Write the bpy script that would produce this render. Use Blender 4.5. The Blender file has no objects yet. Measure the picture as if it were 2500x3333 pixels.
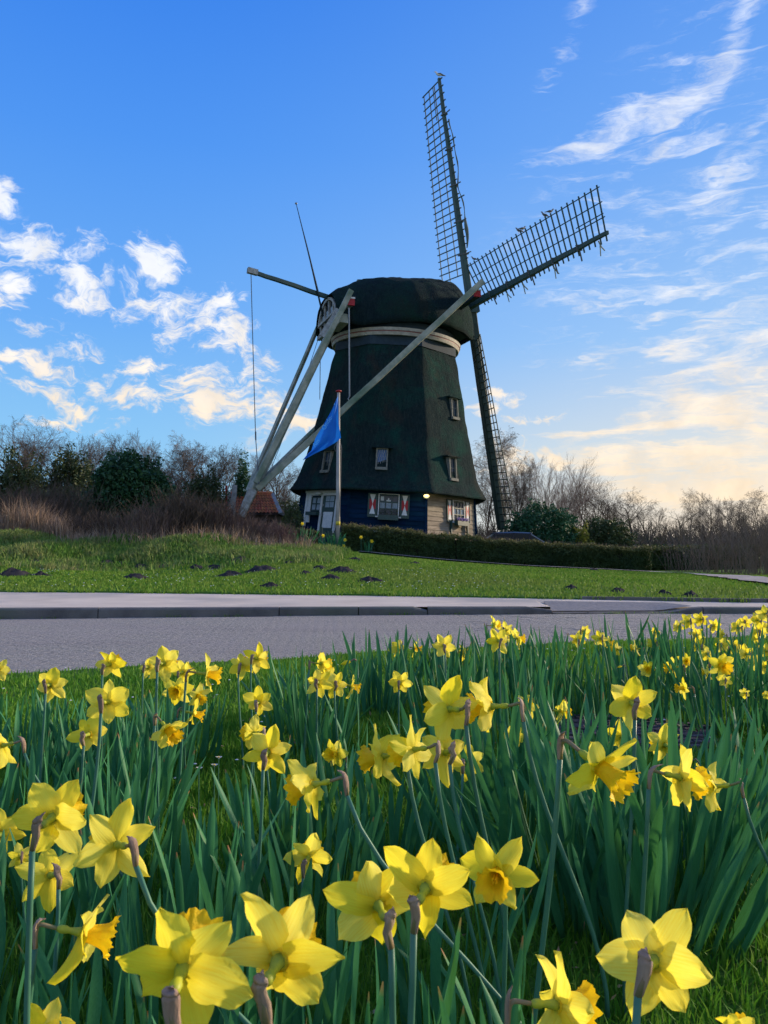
import bpy, bmesh, math, random
import numpy as np
from mathutils import Vector, Matrix, Quaternion
from mathutils import noise as mn

random.seed(7)
rng = np.random.default_rng(7)
R = math.radians
sc = bpy.context.scene
COL = sc.collection

# ------------------------------------------------------------------ camera
F = 2562.0; PITCH = R(2.56); CAM = Vector((0, 0, .85))
cd = bpy.data.cameras.new('camera'); cam = bpy.data.objects.new('camera', cd); COL.objects.link(cam)
cd.sensor_fit = 'HORIZONTAL'; cd.sensor_width = 36; cd.lens = 36 * F / 2500
cam.location = CAM; cam.rotation_euler = (math.pi / 2 + PITCH, 0, 0)
cd.clip_start = .05; cd.clip_end = 3000
cd.dof.use_dof = True; cd.dof.focus_distance = 3.2; cd.dof.aperture_fstop = 30
sc.camera = cam


def srgb(r, g, b, k=1.0):
    f = lambda c: (c / 255 / 12.92 if c / 255 <= .04045 else ((c / 255 + .055) / 1.055) ** 2.4) * k
    return (f(r), f(g), f(b), 1)


def raydir(px, py):
    a = (px - 1250) / F; b = (1666.5 - py) / F
    return Vector((a, math.cos(PITCH) - b * math.sin(PITCH), math.sin(PITCH) + b * math.cos(PITCH)))


def at(px, py, Y):
    d = raydir(px, py); return CAM + d * (Y / d.y)


# ------------------------------------------------------------------ node helper
class NT:
    def __init__(s, tree): s.t = tree; s.n = tree.nodes; s.l = tree.links
    def new(s, typ, **kw):
        nd = s.n.new(typ)
        for k, v in kw.items():
            setattr(nd, k, v)
        return nd
    def put(s, sock, v):
        if isinstance(v, bpy.types.NodeSocket): s.l.new(v, sock)
        else: sock.default_value = v
    def math(s, op, a, b=0.0, c=None, clamp=False):
        m = s.new('ShaderNodeMath', operation=op, use_clamp=clamp)
        s.put(m.inputs[0], a); s.put(m.inputs[1], b)
        if c is not None: s.put(m.inputs[2], c)
        return m.outputs[0]
    def vmath(s, op, a, b=None):
        m = s.new('ShaderNodeVectorMath', operation=op); s.put(m.inputs[0], a)
        if b is not None: s.put(m.inputs[1], b)
        return m
    def mix(s, fac, a, b, blend='MIX'):
        m = s.new('ShaderNodeMix', data_type='RGBA', blend_type=blend)
        s.put(m.inputs[0], fac); s.put(m.inputs[6], a); s.put(m.inputs[7], b); return m.outputs[2]
    def ramp(s, fac, stops, interp='LINEAR'):
        r = s.new('ShaderNodeValToRGB'); r.color_ramp.interpolation = interp
        e = r.color_ramp.elements
        while len(e) < len(stops): e.new(.5)
        for el, (p, c) in zip(e, stops): el.position = p; el.color = c
        s.put(r.inputs[0], fac); return r.outputs[0]
    def noise(s, vec, scale, detail=4, rough=.55, dist=0.0):
        n = s.new('ShaderNodeTexNoise'); n.inputs['Scale'].default_value = scale
        n.inputs['Detail'].default_value = detail; n.inputs['Roughness'].default_value = rough
        n.inputs['Distortion'].default_value = dist
        if vec is not None: s.l.new(vec, n.inputs['Vector'])
        return n
    def mapr(s, v, a, b, c=0.0, d=1.0, smooth=False):
        m = s.new('ShaderNodeMapRange'); m.interpolation_type = 'SMOOTHSTEP' if smooth else 'LINEAR'
        s.put(m.inputs[0], v)
        for i, x in zip((1, 2, 3, 4), (a, b, c, d)): s.put(m.inputs[i], x)
        return m.outputs[0]
    def mapping(s, vec, loc=(0, 0, 0), rot=(0, 0, 0), scale=(1, 1, 1), typ='POINT'):
        m = s.new('ShaderNodeMapping', vector_type=typ); s.l.new(vec, m.inputs[0])
        m.inputs[1].default_value = loc; m.inputs[2].default_value = rot; m.inputs[3].default_value = scale
        return m.outputs[0]


# ------------------------------------------------------------------ sky, sun, exposure
SUN_AZ, SUN_EL = R(64), R(15)
w = bpy.data.worlds.new('World'); sc.world = w; w.use_nodes = True
T = NT(w.node_tree); T.n.clear()
out = T.new('ShaderNodeOutputWorld'); bg = T.new('ShaderNodeBackground'); T.l.new(bg.outputs[0], out.inputs[0])
tc = T.new('ShaderNodeTexCoord'); sep = T.new('ShaderNodeSeparateXYZ'); T.l.new(tc.outputs['Generated'], sep.inputs[0])
az = T.math('ARCTAN2', sep.outputs[0], sep.outputs[1]); el = T.math('ARCSINE', sep.outputs[2])
cmb = T.new('ShaderNodeCombineXYZ'); T.l.new(az, cmb.inputs[0]); T.l.new(el, cmb.inputs[1])
ae = cmb.outputs[0]
sky = T.new('ShaderNodeTexSky'); sky.sky_type = 'NISHITA'; sky.sun_disc = False
sky.sun_elevation = SUN_EL; sky.sun_rotation = SUN_AZ; sky.ozone_density = 2.0; sky.air_density = 1.0; sky.dust_density = .6
nish = T.vmath('SCALE', sky.outputs[0]); nish.inputs[3].default_value = .14
nish = nish.outputs[0]
e01 = T.mapr(el, 0, math.pi / 2)
coolg = T.ramp(e01, [(0.0, srgb(160, 204, 226)), (.07, srgb(136, 194, 236)), (.17, srgb(104, 168, 238)), (.30, srgb(74, 144, 234)), (.42, srgb(48, 122, 226)), (1.0, srgb(32, 98, 214))])
warmg = T.ramp(e01, [(0.0, srgb(250, 222, 190)), (.07, srgb(220, 218, 212)), (.16, srgb(156, 194, 236)), (.30, srgb(112, 166, 236)), (.42, srgb(92, 150, 230)), (1.0, srgb(24, 92, 214))])
# closeness to the sun's azimuth
sunv = T.new('ShaderNodeCombineXYZ'); sunv.inputs[0].default_value = math.sin(SUN_AZ); sunv.inputs[1].default_value = math.cos(SUN_AZ)
dot = T.vmath('DOT_PRODUCT', tc.outputs['Generated'], sunv.outputs[0]).outputs['Value']
warmf = T.mapr(dot, .1, .95, 0, 1, True)
base = T.mix(warmf, coolg, warmg)
base = T.mix(.06, base, nish)
# clouds
wn = T.noise(ae, 9, 4, .6); wv = T.vmath('SUBTRACT', wn.outputs['Color'], (.5, .5, .5)).outputs[0]
ws = T.vmath('SCALE', wv); ws.inputs[3].default_value = .085
warp = T.vmath('ADD', ae, ws.outputs[0]).outputs[0]
wn2 = T.noise(T.mapping(ae, rot=(0, 0, R(-22)), scale=(3, 12, 1)), 2.2, 4, .6)
wv2 = T.vmath('SUBTRACT', wn2.outputs['Color'], (.5, .5, .5)).outputs[0]
ws2 = T.vmath('SCALE', wv2); ws2.inputs[3].default_value = .07
warp2 = T.vmath('ADD', ae, ws2.outputs[0]).outputs[0]
SRC = 2500 / 1659


def blob(vec, x, y, rx, ry, rot, amp):
    d = raydir(x * SRC, y * SRC).normalized()
    a0 = math.atan2(d.x, d.y); e0 = math.asin(d.z)
    m = T.mapping(vec, loc=(a0, e0, 0), rot=(0, 0, R(rot)), scale=(rx / 1700 * 1.36, ry / 1700 * 1.42, 1), typ='TEXTURE')
    ln = T.vmath('LENGTH', m).outputs['Value']
    return T.mapr(ln, 1.15, 0, 0, amp, True)


def addall(v):
    s = v[0]
    for q in v[1:]: s = T.math('MAXIMUM', s, q)
    return s


puffs = [(70, 525, 85, 40, -15, .9), (10, 610, 45, 60, 0, .9), (20, 405, 34, 50, 0, .9), (180, 550, 75, 26, 18, .85), (160, 615, 85, 42, -10, .85),
         (330, 560, 62, 55, 20, 1), (330, 645, 95, 48, 15, .9), (470, 645, 75, 42, 15, .95), (500, 715, 75, 55, 10, .95), (400, 700, 80, 40, 15, .7),
         (225, 815, 48, 26, 0, .75), (170, 745, 70, 32, -10, .6), (50, 785, 100, 36, -12, .85), (335, 795, 95, 32, 0, .8), (440, 825, 90, 44, 10, .85),
         (310, 865, 150, 38, -5, .85), (500, 880, 120, 55, 0, .85), (610, 925, 90, 50, 0, .9), (120, 850, 150, 28, -8, .8), (560, 800, 55, 60, 0, .8), (90, 700, 70, 26, 0, .55),
         (150, 905, 180, 18, 0, .6), (1085, 1000, 70, 60, 0, .85), (1210, 995, 60, 26, -20, .85), (1060, 850, 75, 24, -4, .85), (1150, 900, 110, 16, 5, .7), (1030, 890, 40, 22, 0, .9)]
wisps = [(1590, 90, 190, 34, 58, .75), (1480, 215, 150, 45, 25, .85), (1340, 265, 230, 34, 20, .75), (1230, 110, 150, 32, 60, .32), (1250, 360, 170, 30, 60, .3),
         (1570, 375, 190, 26, 22, .7), (1500, 440, 190, 22, 15, .55), (1560, 500, 150, 32, 28, .6), (1400, 655, 190, 24, 14, .6), (1560, 700, 190, 34, 18, .75), (1600, 560, 150, 22, 28, .4),
         (1560, 790, 230, 40, 16, .8), (1560, 880, 330, 50, 12, .9), (1330, 935, 200, 24, 3, .8), (1480, 990, 340, 44, 4, 1.0), (1560, 1050, 330, 40, -3, 1.0), (1800, 900, 300, 200, 0, .9), (1300, 560, 220, 14, 24, .45), (1420, 330, 260, 16, 26, .5), (1500, 600, 240, 16, 26, .5), (1330, 760, 240, 16, 12, .45), (1620, 300, 160, 20, 30, .55), (1260, 680, 150, 12, 8, .4), (1450, 820, 240, 16, 14, .6), (1480, 520, 420, 330, 20, .40), (1560, 190, 330, 190, 40, .36), (1350, 420, 180, 22, 40, .45), (1530, 640, 200, 14, 20, .6)]
mp = addall([blob(warp, *b) for b in puffs]); mw = addall([blob(warp2, *b) for b in wisps])
n1 = T.noise(T.mapping(warp, rot=(0, 0, R(20)), scale=(1, 1.9, 1)), 27, 8, .66, .35).outputs[0]; n2 = T.noise(T.mapping(warp2, rot=(0, 0, R(-20)), scale=(1, 6.0, 1)), 8, 8, .68, .2).outputs[0]
dp = T.mapr(T.math('MULTIPLY_ADD', T.math('SUBTRACT', n1,   .5), 3.0, mp), .30, 1.05, 0, .96, True)
dp = T.math('MULTIPLY', dp, T.mapr(mp, .02, .3, 0, 1, True))
dw = T.mapr(T.math('MULTIPLY_ADD', T.math('SUBTRACT', n2, .5), 2.6, mw), .22, 1.15, 0, .9, True)
dw = T.math('MULTIPLY', dw, T.mapr(mw, .02, .3, 0, 1, True))
# loose cloud over the unseen rest of the dome, cover raised for fill light
glob = T.noise(tc.outputs['Generated'], 3.2, 6, .62, .3).outputs[0]
gl = T.mapr(glob, .42, .62, 0, .9, True)
gl = T.math('MULTIPLY', gl, T.mapr(T.math('ABSOLUTE', az), .5, .8, 0, 1, True))
dens = T.math('MAXIMUM', T.math('MAXIMUM', dp, dw), gl)
ccol = T.ramp(e01, [(0.0, srgb(255, 228, 190)), (.10, srgb(254, 236, 212)), (.2, srgb(242, 244, 248)), (.45, srgb(205, 220, 248)), (1.0, srgb(205, 220, 248))])
shade = T.mapr(T.noise(warp, 30, 3, .5).outputs[0], .3, .7, .86, 1.03)
cs = T.vmath('SCALE', ccol); T.l.new(shade, cs.inputs[3])
fin = T.mix(dens, base, cs.outputs[0])
T.l.new(fin, bg.inputs[0]); bg.inputs[1].default_value = .93
w.cycles.sampling_method = 'MANUAL'; w.cycles.sample_map_resolution = 1024

sd = bpy.data.lights.new('sun', 'SUN'); sun = bpy.data.objects.new('sun', sd); COL.objects.link(sun)
sd.energy = 5.0; sd.angle = R(4); sd.color = (1, .80, .58)
sv = Vector((math.sin(SUN_AZ) * math.cos(SUN_EL), math.cos(SUN_AZ) * math.cos(SUN_EL), math.sin(SUN_EL)))
sun.rotation_euler = sv.to_track_quat('Z', 'Y').to_euler(); sun.location = (30, 20, 30)
sc.view_settings.view_transform = 'Standard'; sc.view_settings.look = 'None'
sc.view_settings.exposure = 0.28; sc.view_settings.gamma = 1; sc.view_settings.use_curve_mapping = False
try:
    sc.cycles.use_denoising = True; sc.cycles.max_bounces = 6
except Exception: pass

# ------------------------------------------------------------------ materials


def M(name, c1, c2=None, rough=.75, scale=6., bump=0., bscale=None, spec=.3, transl=0., rand=0., stretch=(1, 1, 1), coord='Object', detail=5, tattr=None, c3=None, metallic=0., lo=.35, hi=.65, sheen=0):
    m = bpy.data.materials.new(name); m.use_nodes = True; t = NT(m.node_tree)
    p = t.n['Principled BSDF']; o = t.n['Material Output']
    p.inputs['Roughness'].default_value = rough; p.inputs['Specular IOR Level'].default_value = spec; p.inputs['Metallic'].default_value = metallic
    tcn = t.new('ShaderNodeTexCoord'); v = t.mapping(tcn.outputs[coord] if coord != 'World' else t.new('ShaderNodeNewGeometry').outputs['Position'], scale=stretch)
    col = None
    c1 = tuple(c1[:3]) + (1,)
    if c2 is not None:
        c2 = tuple(c2[:3]) + (1,)
        nz = t.noise(v, scale, detail, .6)
        col = t.mix(t.mapr(nz.outputs[0], lo, hi), c1, c2)
        if c3 is not None:
            nz2 = t.noise(v, scale * .31, 3, .5)
            col = t.mix(t.mapr(nz2.outputs[0], .48, .68), col, tuple(c3[:3]) + (1,))
    if rand:
        oi = t.new('ShaderNodeObjectInfo')
        hs = t.new('ShaderNodeHueSaturation'); t.put(hs.inputs['Color'], col if col is not None else c1)
        t.put(hs.inputs['Value'], t.mapr(oi.outputs['Random'], 0, 1, 1 - rand, 1 + rand))
        r2 = t.math('FRACT', t.math('MULTIPLY', oi.outputs['Random'], 17.31))
        t.put(hs.inputs['Hue'], t.mapr(r2, 0, 1, .5 - rand * .06, .5 + rand * .06))
        col = hs.outputs[0]
    if tattr:
        at_ = t.new('ShaderNodeAttribute', attribute_name='rnd')
        col = t.mix(at_.outputs['Fac'], col if col is not None else c1, tuple(tattr[:3]) + (1,))
    if col is None: p.inputs['Base Color'].default_value = c1
    else: t.l.new(col, p.inputs['Base Color'])
    if bump:
        bn = t.noise(v, bscale or scale * 4, 4, .65)
        b = t.new('ShaderNodeBump'); b.inputs['Strength'].default_value = min(1, bump); b.inputs['Distance'].default_value = .02 * max(1, bump)
        t.l.new(bn.outputs[0], b.inputs['Height']); t.l.new(b.outputs[0], p.inputs['Normal'])
    if transl:
        tr = t.new('ShaderNodeBsdfTranslucent')
        if col is None: tr.inputs[0].default_value = c1
        else: t.l.new(col, tr.inputs[0])
        mx = t.new('ShaderNodeMixShader'); mx.inputs[0].default_value = transl
        t.l.new(p.outputs[0], mx.inputs[1]); t.l.new(tr.outputs[0], mx.inputs[2]); t.l.new(mx.outputs[0], o.inputs[0])
    return m


MAT = {}
MAT['thatch'] = M('thatch', (.012, .026, .022), (.036, .044, .032), .95, 1.6, 1.0, 26, .1, stretch=(1, 1, .35), c3=(.018, .055, .042), coord='Object')
MAT['capthatch'] = M('cap_thatch', (.006, .017, .021), (.016, .030, .033), .95, 1.6, 1.0, 26, .1, stretch=(1, 1, .4), c3=(.012, .03, .018))
MAT['tar'] = M('tarred_board_paint', (.002, .014, .036), (.005, .024, .056), .85, 3, .3, 30, .04, rand=.2, stretch=(.3, .3, 2))
MAT['pale'] = M('pale_tan_board', (.20, .165, .12), (.33, .28, .21), .8, 4, .4, 30, .2, rand=.12, stretch=(.4, .4, 3))
MAT['darkwood'] = M('dark_green_sail_wood', (.016, .05, .052), (.03, .075, .07), .6, 3, .3, 20, .4)
MAT['bark_stock'] = M('lower_stock_wood', (.016, .035, .032), (.035, .06, .045), .7, 3, .3, 20, .3)
MAT['beam'] = M('weathered_beam_paint', (.20, .23, .19), (.33, .35, .29), .8, 2.2, .35, 14, .1, c3=(.10, .16, .11))
MAT['beamw'] = M('flaking_white_paint', (.36, .38, .38), (.20, .21, .20), .75, 5, .3, 25, .25)
MAT['white'] = M('white_paint', (.62, .64, .64), (.50, .53, .54), .5, 8, .1, 40, .4)
MAT['ringwhite'] = M('ring_cream_paint', (.38, .36, .30), (.24, .23, .19), .6, 5, .2, 30, .3)
MAT['red'] = M('red_paint', (.38, .02, .025), (.30, .015, .02), .5, 8)
MAT['redw'] = M('worn_red_band', (.22, .07, .06), (.14, .06, .05), .6, 8)
MAT['green'] = M('dark_green_paint', (.010, .040, .034), (.014, .052, .044), .45, 6, .1, 30, .45)
MAT['fascia'] = M('dark_fascia', (.012, .028, .042), (.02, .04, .055), .8, 4, .3)
MAT['glass'] = M('window_glass', (.015, .035, .055), (.03, .05, .08), .2, 3, spec=.35)
MAT['glassblue'] = M('blue_leaded_glass', (.03, .09, .22), (.05, .13, .28), .25, 3, spec=.35)
MAT['curtain'] = M('lace_curtain', (.34, .42, .48), (.16, .22, .27), .9, 30, stretch=(1, 1, .05))
MAT['paper'] = M('paper_notice', (.6, .62, .62), (.45, .5, .5), .8, 40)
MAT['frame'] = M('weathered_window_frame', (.12, .13, .11), (.21, .21, .18), .85, 9, .3)
MAT['metal'] = M('grey_metal', (.30, .32, .33), (.22, .24, .25), .4, 8, metallic=.6)
MAT['rope'] = M('rope', (.10, .11, .12), None, .9)
MAT['cloth'] = M('furled_sailcloth', (.05, .08, .08), (.1, .13, .12), .9, 5)
MAT['pole'] = M('flagpole_paint', (.42, .40, .38), (.24, .25, .24), .6, 5, .1, 30, .3, stretch=(1, 1, .3))
MAT['yellowpaint'] = M('yellow_mark', (.6, .5, .04), (.4, .35, .05), .6, 20)
MAT['flag'] = M('blue_flag_cloth', (.008, .16, .66), (.012, .20, .74), .7, 2, transl=.3)
MAT['flagtext'] = M('flag_lettering', (.12, .46, .9), None, .7)
MAT['tile'] = M('orange_roof_tile', (.55, .17, .06), (.34, .11, .05), .8, 3, .2, rand=.25)
MAT['brickred'] = M('red_outbuilding_boards', (.05, .04, .035), (.08, .05, .04), .8, 3)
MAT['carpaint'] = M('dark_car_paint', (.012, .016, .035), None, .35, spec=.3)
MAT['carglass'] = M('car_glass', (.01, .014, .02), None, .3, spec=.25)
MAT['rubber'] = M('tyre_rubber', (.02, .02, .02), None, .9)
MAT['concrete'] = M('kerb_concrete', (.10, .095, .088), (.17, .16, .145), .9, 3.0, .5, 60, .2, coord='World', rand=.08, c3=(.12, .13, .10))
MAT['pavement'] = M('pavement_surface', (.52, .44, .35), (.64, .55, .44), .9, 1.6, .4, 90, .2, coord='World', c3=(.36, .33, .29), lo=.3, hi=.7)
MAT['path'] = M('path_gravel', (.28, .25, .22), (.38, .34, .30), .95, 2, .5, 50, .1, coord='World')
MAT['soil'] = M('molehill_soil', (.020, .019, .022), (.045, .042, .045), .95, 9, 1.0, 40, .1)
MAT['roadbed'] = M('road_joint_sand', (.19, .175, .15), (.24, .22, .19), .95, 12, .4, coord='World')
MAT['bark'] = M('tree_bark', (.055, .048, .038), (.10, .09, .07), .95, 5, .5, 20, .1, rand=.2)
MAT['barkpale'] = M('pale_bark', (.16, .13, .10), (.10, .085, .07), .95, 5, .5, 20, .1, rand=.2)
MAT['twig'] = M('twigs', (.085, .065, .048), (.12, .095, .07), .95, 2, rand=.25)
MAT['twigpale'] = M('pale_twigs', (.21, .155, .115), (.15, .11, .085), .95, 2, rand=.2)
MAT['twigred'] = M('reddish_twigs', (.15, .10, .08), (.115, .075, .06), .95, 2, rand=.2)
MAT['reed'] = M('dry_reeds', (.30, .21, .14), (.20, .13, .085), .9, 1.2, coord='World', tattr=(.36, .27, .19))
MAT['ever'] = M('evergreen_leaves', (.012, .060, .026), (.035, .11, .042), .55, .9, transl=.12, rand=.2, tattr=(.03, .09, .025), spec=.3)
MAT['ivy'] = M('ivy_leaves', (.035, .055, .020), (.065, .095, .032), .6, 1.5, transl=.15, rand=.2, tattr=(.06, .09, .03))
MAT['yellowbush'] = M('yellow_green_leaves', (.16, .19, .02), (.26, .25, .03), .6, 2, transl=.2, tattr=(.2, .2, .03))
MAT['hedge'] = M('hedge_leaves', (.020, .05, .014), (.05, .085, .022), .7, .8, transl=.12, tattr=(.19, .17, .05), coord='World')
MAT['grass'] = M('grass_blades', (.05, .19, .012), (.10, .27, .02), .7, 1.0, transl=.3, tattr=(.17, .32, .03), coord='World', spec=.25)
MAT['lawn'] = M('lawn_blades', (.060, .185, .018), (.150, .285, .03), .7, .28, transl=.3, tattr=(.19, .27, .045), coord='World', spec=.15, c3=(.15, .20, .05), lo=.3, hi=.7)
MAT['rough'] = M('rough_grass_blades', (.08, .21, .025), (.15, .25, .05), .8, .55, transl=.25, tattr=(.24, .25, .10), coord='World', spec=.2)
MAT['stemgreen'] = M('daffodil_stem', (.05, .17, .11), (.07, .20, .12), .45, 20, transl=.1, rand=.12)
MAT['spathe'] = M('papery_spathe', (.46, .34, .25), (.26, .18, .13), .7, 60, .3, 300, .2, transl=.2, rand=.15, stretch=(1, 1, .2))
MAT['neck'] = M('flower_neck', (.16, .17, .07), (.24, .17, .10), .6, 50)
MAT['daisy'] = M('daisy_white', (.75, .74, .72), None, .7)
MAT['bird'] = M('grey_feathers', (.10, .11, .13), (.16, .17, .19), .8, 20)
MAT['gullw'] = M('white_feathers', (.65, .66, .68), None, .8)
MAT['black'] = M('black_feathers', (.01, .01, .013), None, .6)
MAT['purple'] = M('purple_blossom', (.16, .05, .40), (.42, .34, .55), .8, 30)
MAT['beak'] = M('beak', (.5, .3, .04), None, .5)

lampm = bpy.data.materials.new('lit_lamp'); lampm.use_nodes = True
_p = lampm.node_tree.nodes['Principled BSDF']; _p.inputs['Base Color'].default_value = (.9, .8, .4, 1)
_p.inputs['Emission Color'].default_value = (1, .78, .28, 1); _p.inputs['Emission Strength'].default_value = 1.6
MAT['lamp'] = lampm


def special_mats():
    # reed thatch: vertical combed streaks, fine grain, teal moss patches and browner weathered patches
    for nm, dk, lt, moss, brn in (('thatch', (.009, .027, .031), (.030, .052, .052), (.012, .082, .064), (.060, .050, .040)), ('capthatch', (.006, .020, .025), (.018, .038, .042), (.012, .050, .036), (.022, .028, .026))):
        m = bpy.data.materials.new(nm + '_reed'); m.use_nodes = True; t = NT(m.node_tree); p = t.n['Principled BSDF']
        v = t.new('ShaderNodeTexCoord').outputs['Object']
        st = t.noise(t.mapping(v, scale=(9, 9, 1.1)), 1, 5, .7); fg = t.noise(v, 38, 3, .7); pa = t.noise(v, .55, 5, .65, .4); pb = t.noise(t.mapping(v, loc=(9, 3, 5), scale=(1, 1, .5)), .8, 5, .65)
        c = t.mix(t.mapr(st.outputs[0], .35, .68), dk + (1,), lt + (1,))
        c = t.mix(t.mapr(pa.outputs[0], .46, .66, 0, .8), c, moss + (1,)); c = t.mix(t.mapr(pb.outputs[0], .54, .72, 0, .75), c, brn + (1,))
        c = t.mix(t.mapr(fg.outputs[0], .35, .62, .75, 0), c, (.003, .006, .006, 1)); c = t.mix(t.mapr(fg.outputs[0], .62, .75, 0, .35), c, (.09, .12, .09, 1))
        t.l.new(c, p.inputs['Base Color']); p.inputs['Roughness'].default_value = .95; p.inputs['Specular IOR Level'].default_value = .08
        h = t.math('ADD', t.math('MULTIPLY', st.outputs[0], 1.2), fg.outputs[0])
        b = t.new('ShaderNodeBump'); b.inputs['Strength'].default_value = 1; b.inputs['Distance'].default_value = .07
        t.l.new(h, b.inputs['Height']); t.l.new(b.outputs[0], p.inputs['Normal']); MAT[nm] = m
    MAT['crossing'] = M('crossing_asphalt', (.17, .165, .165), (.24, .23, .225), .9, 20, .4, 120, .2, coord='World')
    # daffodil leaf: glaucous strap, brown papery tip on some, paler midrib
    m = bpy.data.materials.new('daffodil_leaf'); m.use_nodes = True; t = NT(m.node_tree); p = t.n['Principled BSDF']; o = t.n['Material Output']
    a = t.new('ShaderNodeAttribute', attribute_name='rnd'); tt = a.outputs['Fac']
    oi = t.new('ShaderNodeObjectInfo'); rnd = oi.outputs['Random']; r2 = t.math('FRACT', t.math('MULTIPLY', rnd, 13.7))
    tcn = t.new('ShaderNodeTexCoord'); nz = t.noise(t.mapping(tcn.outputs['Object'], scale=(260, 260, 5)), 1, 4, .6)
    c = t.mix(rnd, (.019, .140, .070, 1), (.044, .205, .092, 1))
    c = t.mix(t.math('MULTIPLY', r2, .45), c, (.05, .20, .045, 1))
    c = t.mix(t.mapr(nz.outputs[0], .35, .7, 0, .55), c, (.075, .27, .13, 1))
    c = t.mix(t.mapr(tt, 0, .25, .6, 0), c, (.06, .16, .03, 1))
    tipf = t.math('MULTIPLY', t.mapr(tt, .955, .985, 0, 1), t.math('GREATER_THAN', r2, .72))
    c = t.mix(tipf, c, (.36, .17, .08, 1))
    t.l.new(c, p.inputs['Base Color']); p.inputs['Roughness'].default_value = .5; p.inputs['Specular IOR Level'].default_value = .16
    b = t.new('ShaderNodeBump'); b.inputs['Strength'].default_value = .25; b.inputs['Distance'].default_value = .001
    t.l.new(nz.outputs[0], b.inputs['Height']); t.l.new(b.outputs[0], p.inputs['Normal'])
    tr = t.new('ShaderNodeBsdfTranslucent'); t.l.new(t.mix(.5, c, (.10, .32, .04, 1)), tr.inputs[0])
    mx = t.new('ShaderNodeMixShader'); mx.inputs[0].default_value = .22
    t.l.new(p.outputs[0], mx.inputs[1]); t.l.new(tr.outputs[0], mx.inputs[2]); t.l.new(mx.outputs[0], o.inputs[0]); MAT['leaf'] = m
    # petals: lemon yellow with fine lengthwise veins, greener at the foot
    m = bpy.data.materials.new('daffodil_petal'); m.use_nodes = True; t = NT(m.node_tree); p = t.n['Principled BSDF']; o = t.n['Material Output']
    a = t.new('ShaderNodeAttribute', attribute_name='rnd'); tt = a.outputs['Fac']; oi = t.new('ShaderNodeObjectInfo')
    tcn = t.new('ShaderNodeTexCoord'); nz = t.noise(t.mapping(tcn.outputs['Object'], scale=(28, 620, 28)), 1, 5, .7)
    c = t.mix(oi.outputs['Random'], (.98, .88, .035, 1), (.99, .93, .16, 1))
    c = t.mix(t.mapr(nz.outputs[0], .42, .66, 0, .6), c, (.93, .70, .02, 1))
    c = t.mix(t.mapr(tt, 0, .30, .75, 0, True), c, (.80, .72, .03, 1))
    t.l.new(c, p.inputs['Base Color']); p.inputs['Roughness'].default_value = .55; p.inputs['Specular IOR Level'].default_value = .2
    b = t.new('ShaderNodeBump'); b.inputs['Strength'].default_value = .8; b.inputs['Distance'].default_value = .0014
    t.l.new(nz.outputs[0], b.inputs['Height']); t.l.new(b.outputs[0], p.inputs['Normal'])
    tr = t.new('ShaderNodeBsdfTranslucent'); t.l.new(c, tr.inputs[0])
    mx = t.new('ShaderNodeMixShader'); mx.inputs[0].default_value = .5
    t.l.new(p.outputs[0], mx.inputs[1]); t.l.new(tr.outputs[0], mx.inputs[2]); t.l.new(mx.outputs[0], o.inputs[0]); MAT['petal'] = m
    m = m.copy(); m.name = 'daffodil_trumpet'; t = NT(m.node_tree)
    MAT['trumpet'] = M('daffodil_trumpet', (.97, .70, .015), (.95, .60, .01), .55, 90, .3, 300, .2, transl=.35, rand=.05)
    MAT['tube'] = M('daffodil_tube', (.55, .56, .03), (.30, .38, .05), .5, 60, transl=.2)
    MAT['trumpet'].name = 'trumpet_yellow'
    # road brick: random tone per brick by attribute, coarse speckle
    m = bpy.data.materials.new('road_brick'); m.use_nodes = True; t = NT(m.node_tree); p = t.n['Principled BSDF']
    a = t.new('ShaderNodeAttribute', attribute_name='rnd'); g = t.new('ShaderNodeNewGeometry')
    c = t.mix(a.outputs['Fac'], (.215, .206, .166, 1), (.225, .216, .174, 1))
    s1 = t.noise(g.outputs['Position'], 75, 4, .75); s2 = t.noise(g.outputs['Position'], .8, 3, .6); s3 = t.noise(g.outputs['Position'], 34, 3, .6); s4 = t.noise(t.mapping(g.outputs['Position'], scale=(.25, 1.6, 1)), 1.2, 4, .6)
    c = t.mix(t.mapr(s4.outputs[0], .45, .7, 0, .5), c, (.12, .11, .105, 1))
    c = t.mix(t.mapr(s1.outputs[0], .50, .62, 0, .9), c, (.55, .51, .47, 1))
    c = t.mix(t.mapr(s3.outputs[0], .50, .62, 0, .85), c, (.07, .066, .066, 1))
    c = t.mix(t.mapr(s2.outputs[0], .4, .7, 0, .4), c, (.27, .235, .225, 1))
    t.l.new(c, p.inputs['Base Color']); p.inputs['Roughness'].default_value = .8
    b = t.new('ShaderNodeBump'); b.inputs['Strength'].default_value = 1; b.inputs['Distance'].default_value = .012
    t.l.new(s1.outputs[0], b.inputs['Height']); t.l.new(b.outputs[0], p.inputs['Normal']); MAT['brick'] = m
    # ground: grass soil, turning browner in the rough at the foot of the shrubs
    m = bpy.data.materials.new('grassy_ground'); m.use_nodes = True; t = NT(m.node_tree); p = t.n['Principled BSDF']
    g = t.new('ShaderNodeNewGeometry'); P = g.outputs['Position']
    s1 = t.noise(P, .35, 5, .6); s2 = t.noise(P, 14, 5, .7); s3 = t.noise(P, 1.3, 4, .6)
    c = t.mix(t.mapr(s1.outputs[0], .35, .65), (.05, .15, .016, 1), (.12, .23, .028, 1))
    c = t.mix(t.mapr(s3.outputs[0], .55, .8, 0, .5), c, (.15, .14, .06, 1))
    c = t.mix(t.mapr(s2.outputs[0], .3, .7, .65, 0), c, (.022, .055, .010, 1))
    t.l.new(c, p.inputs['Base Color']); p.inputs['Roughness'].default_value = .95; p.inputs['Specular IOR Level'].default_value = .1
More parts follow.
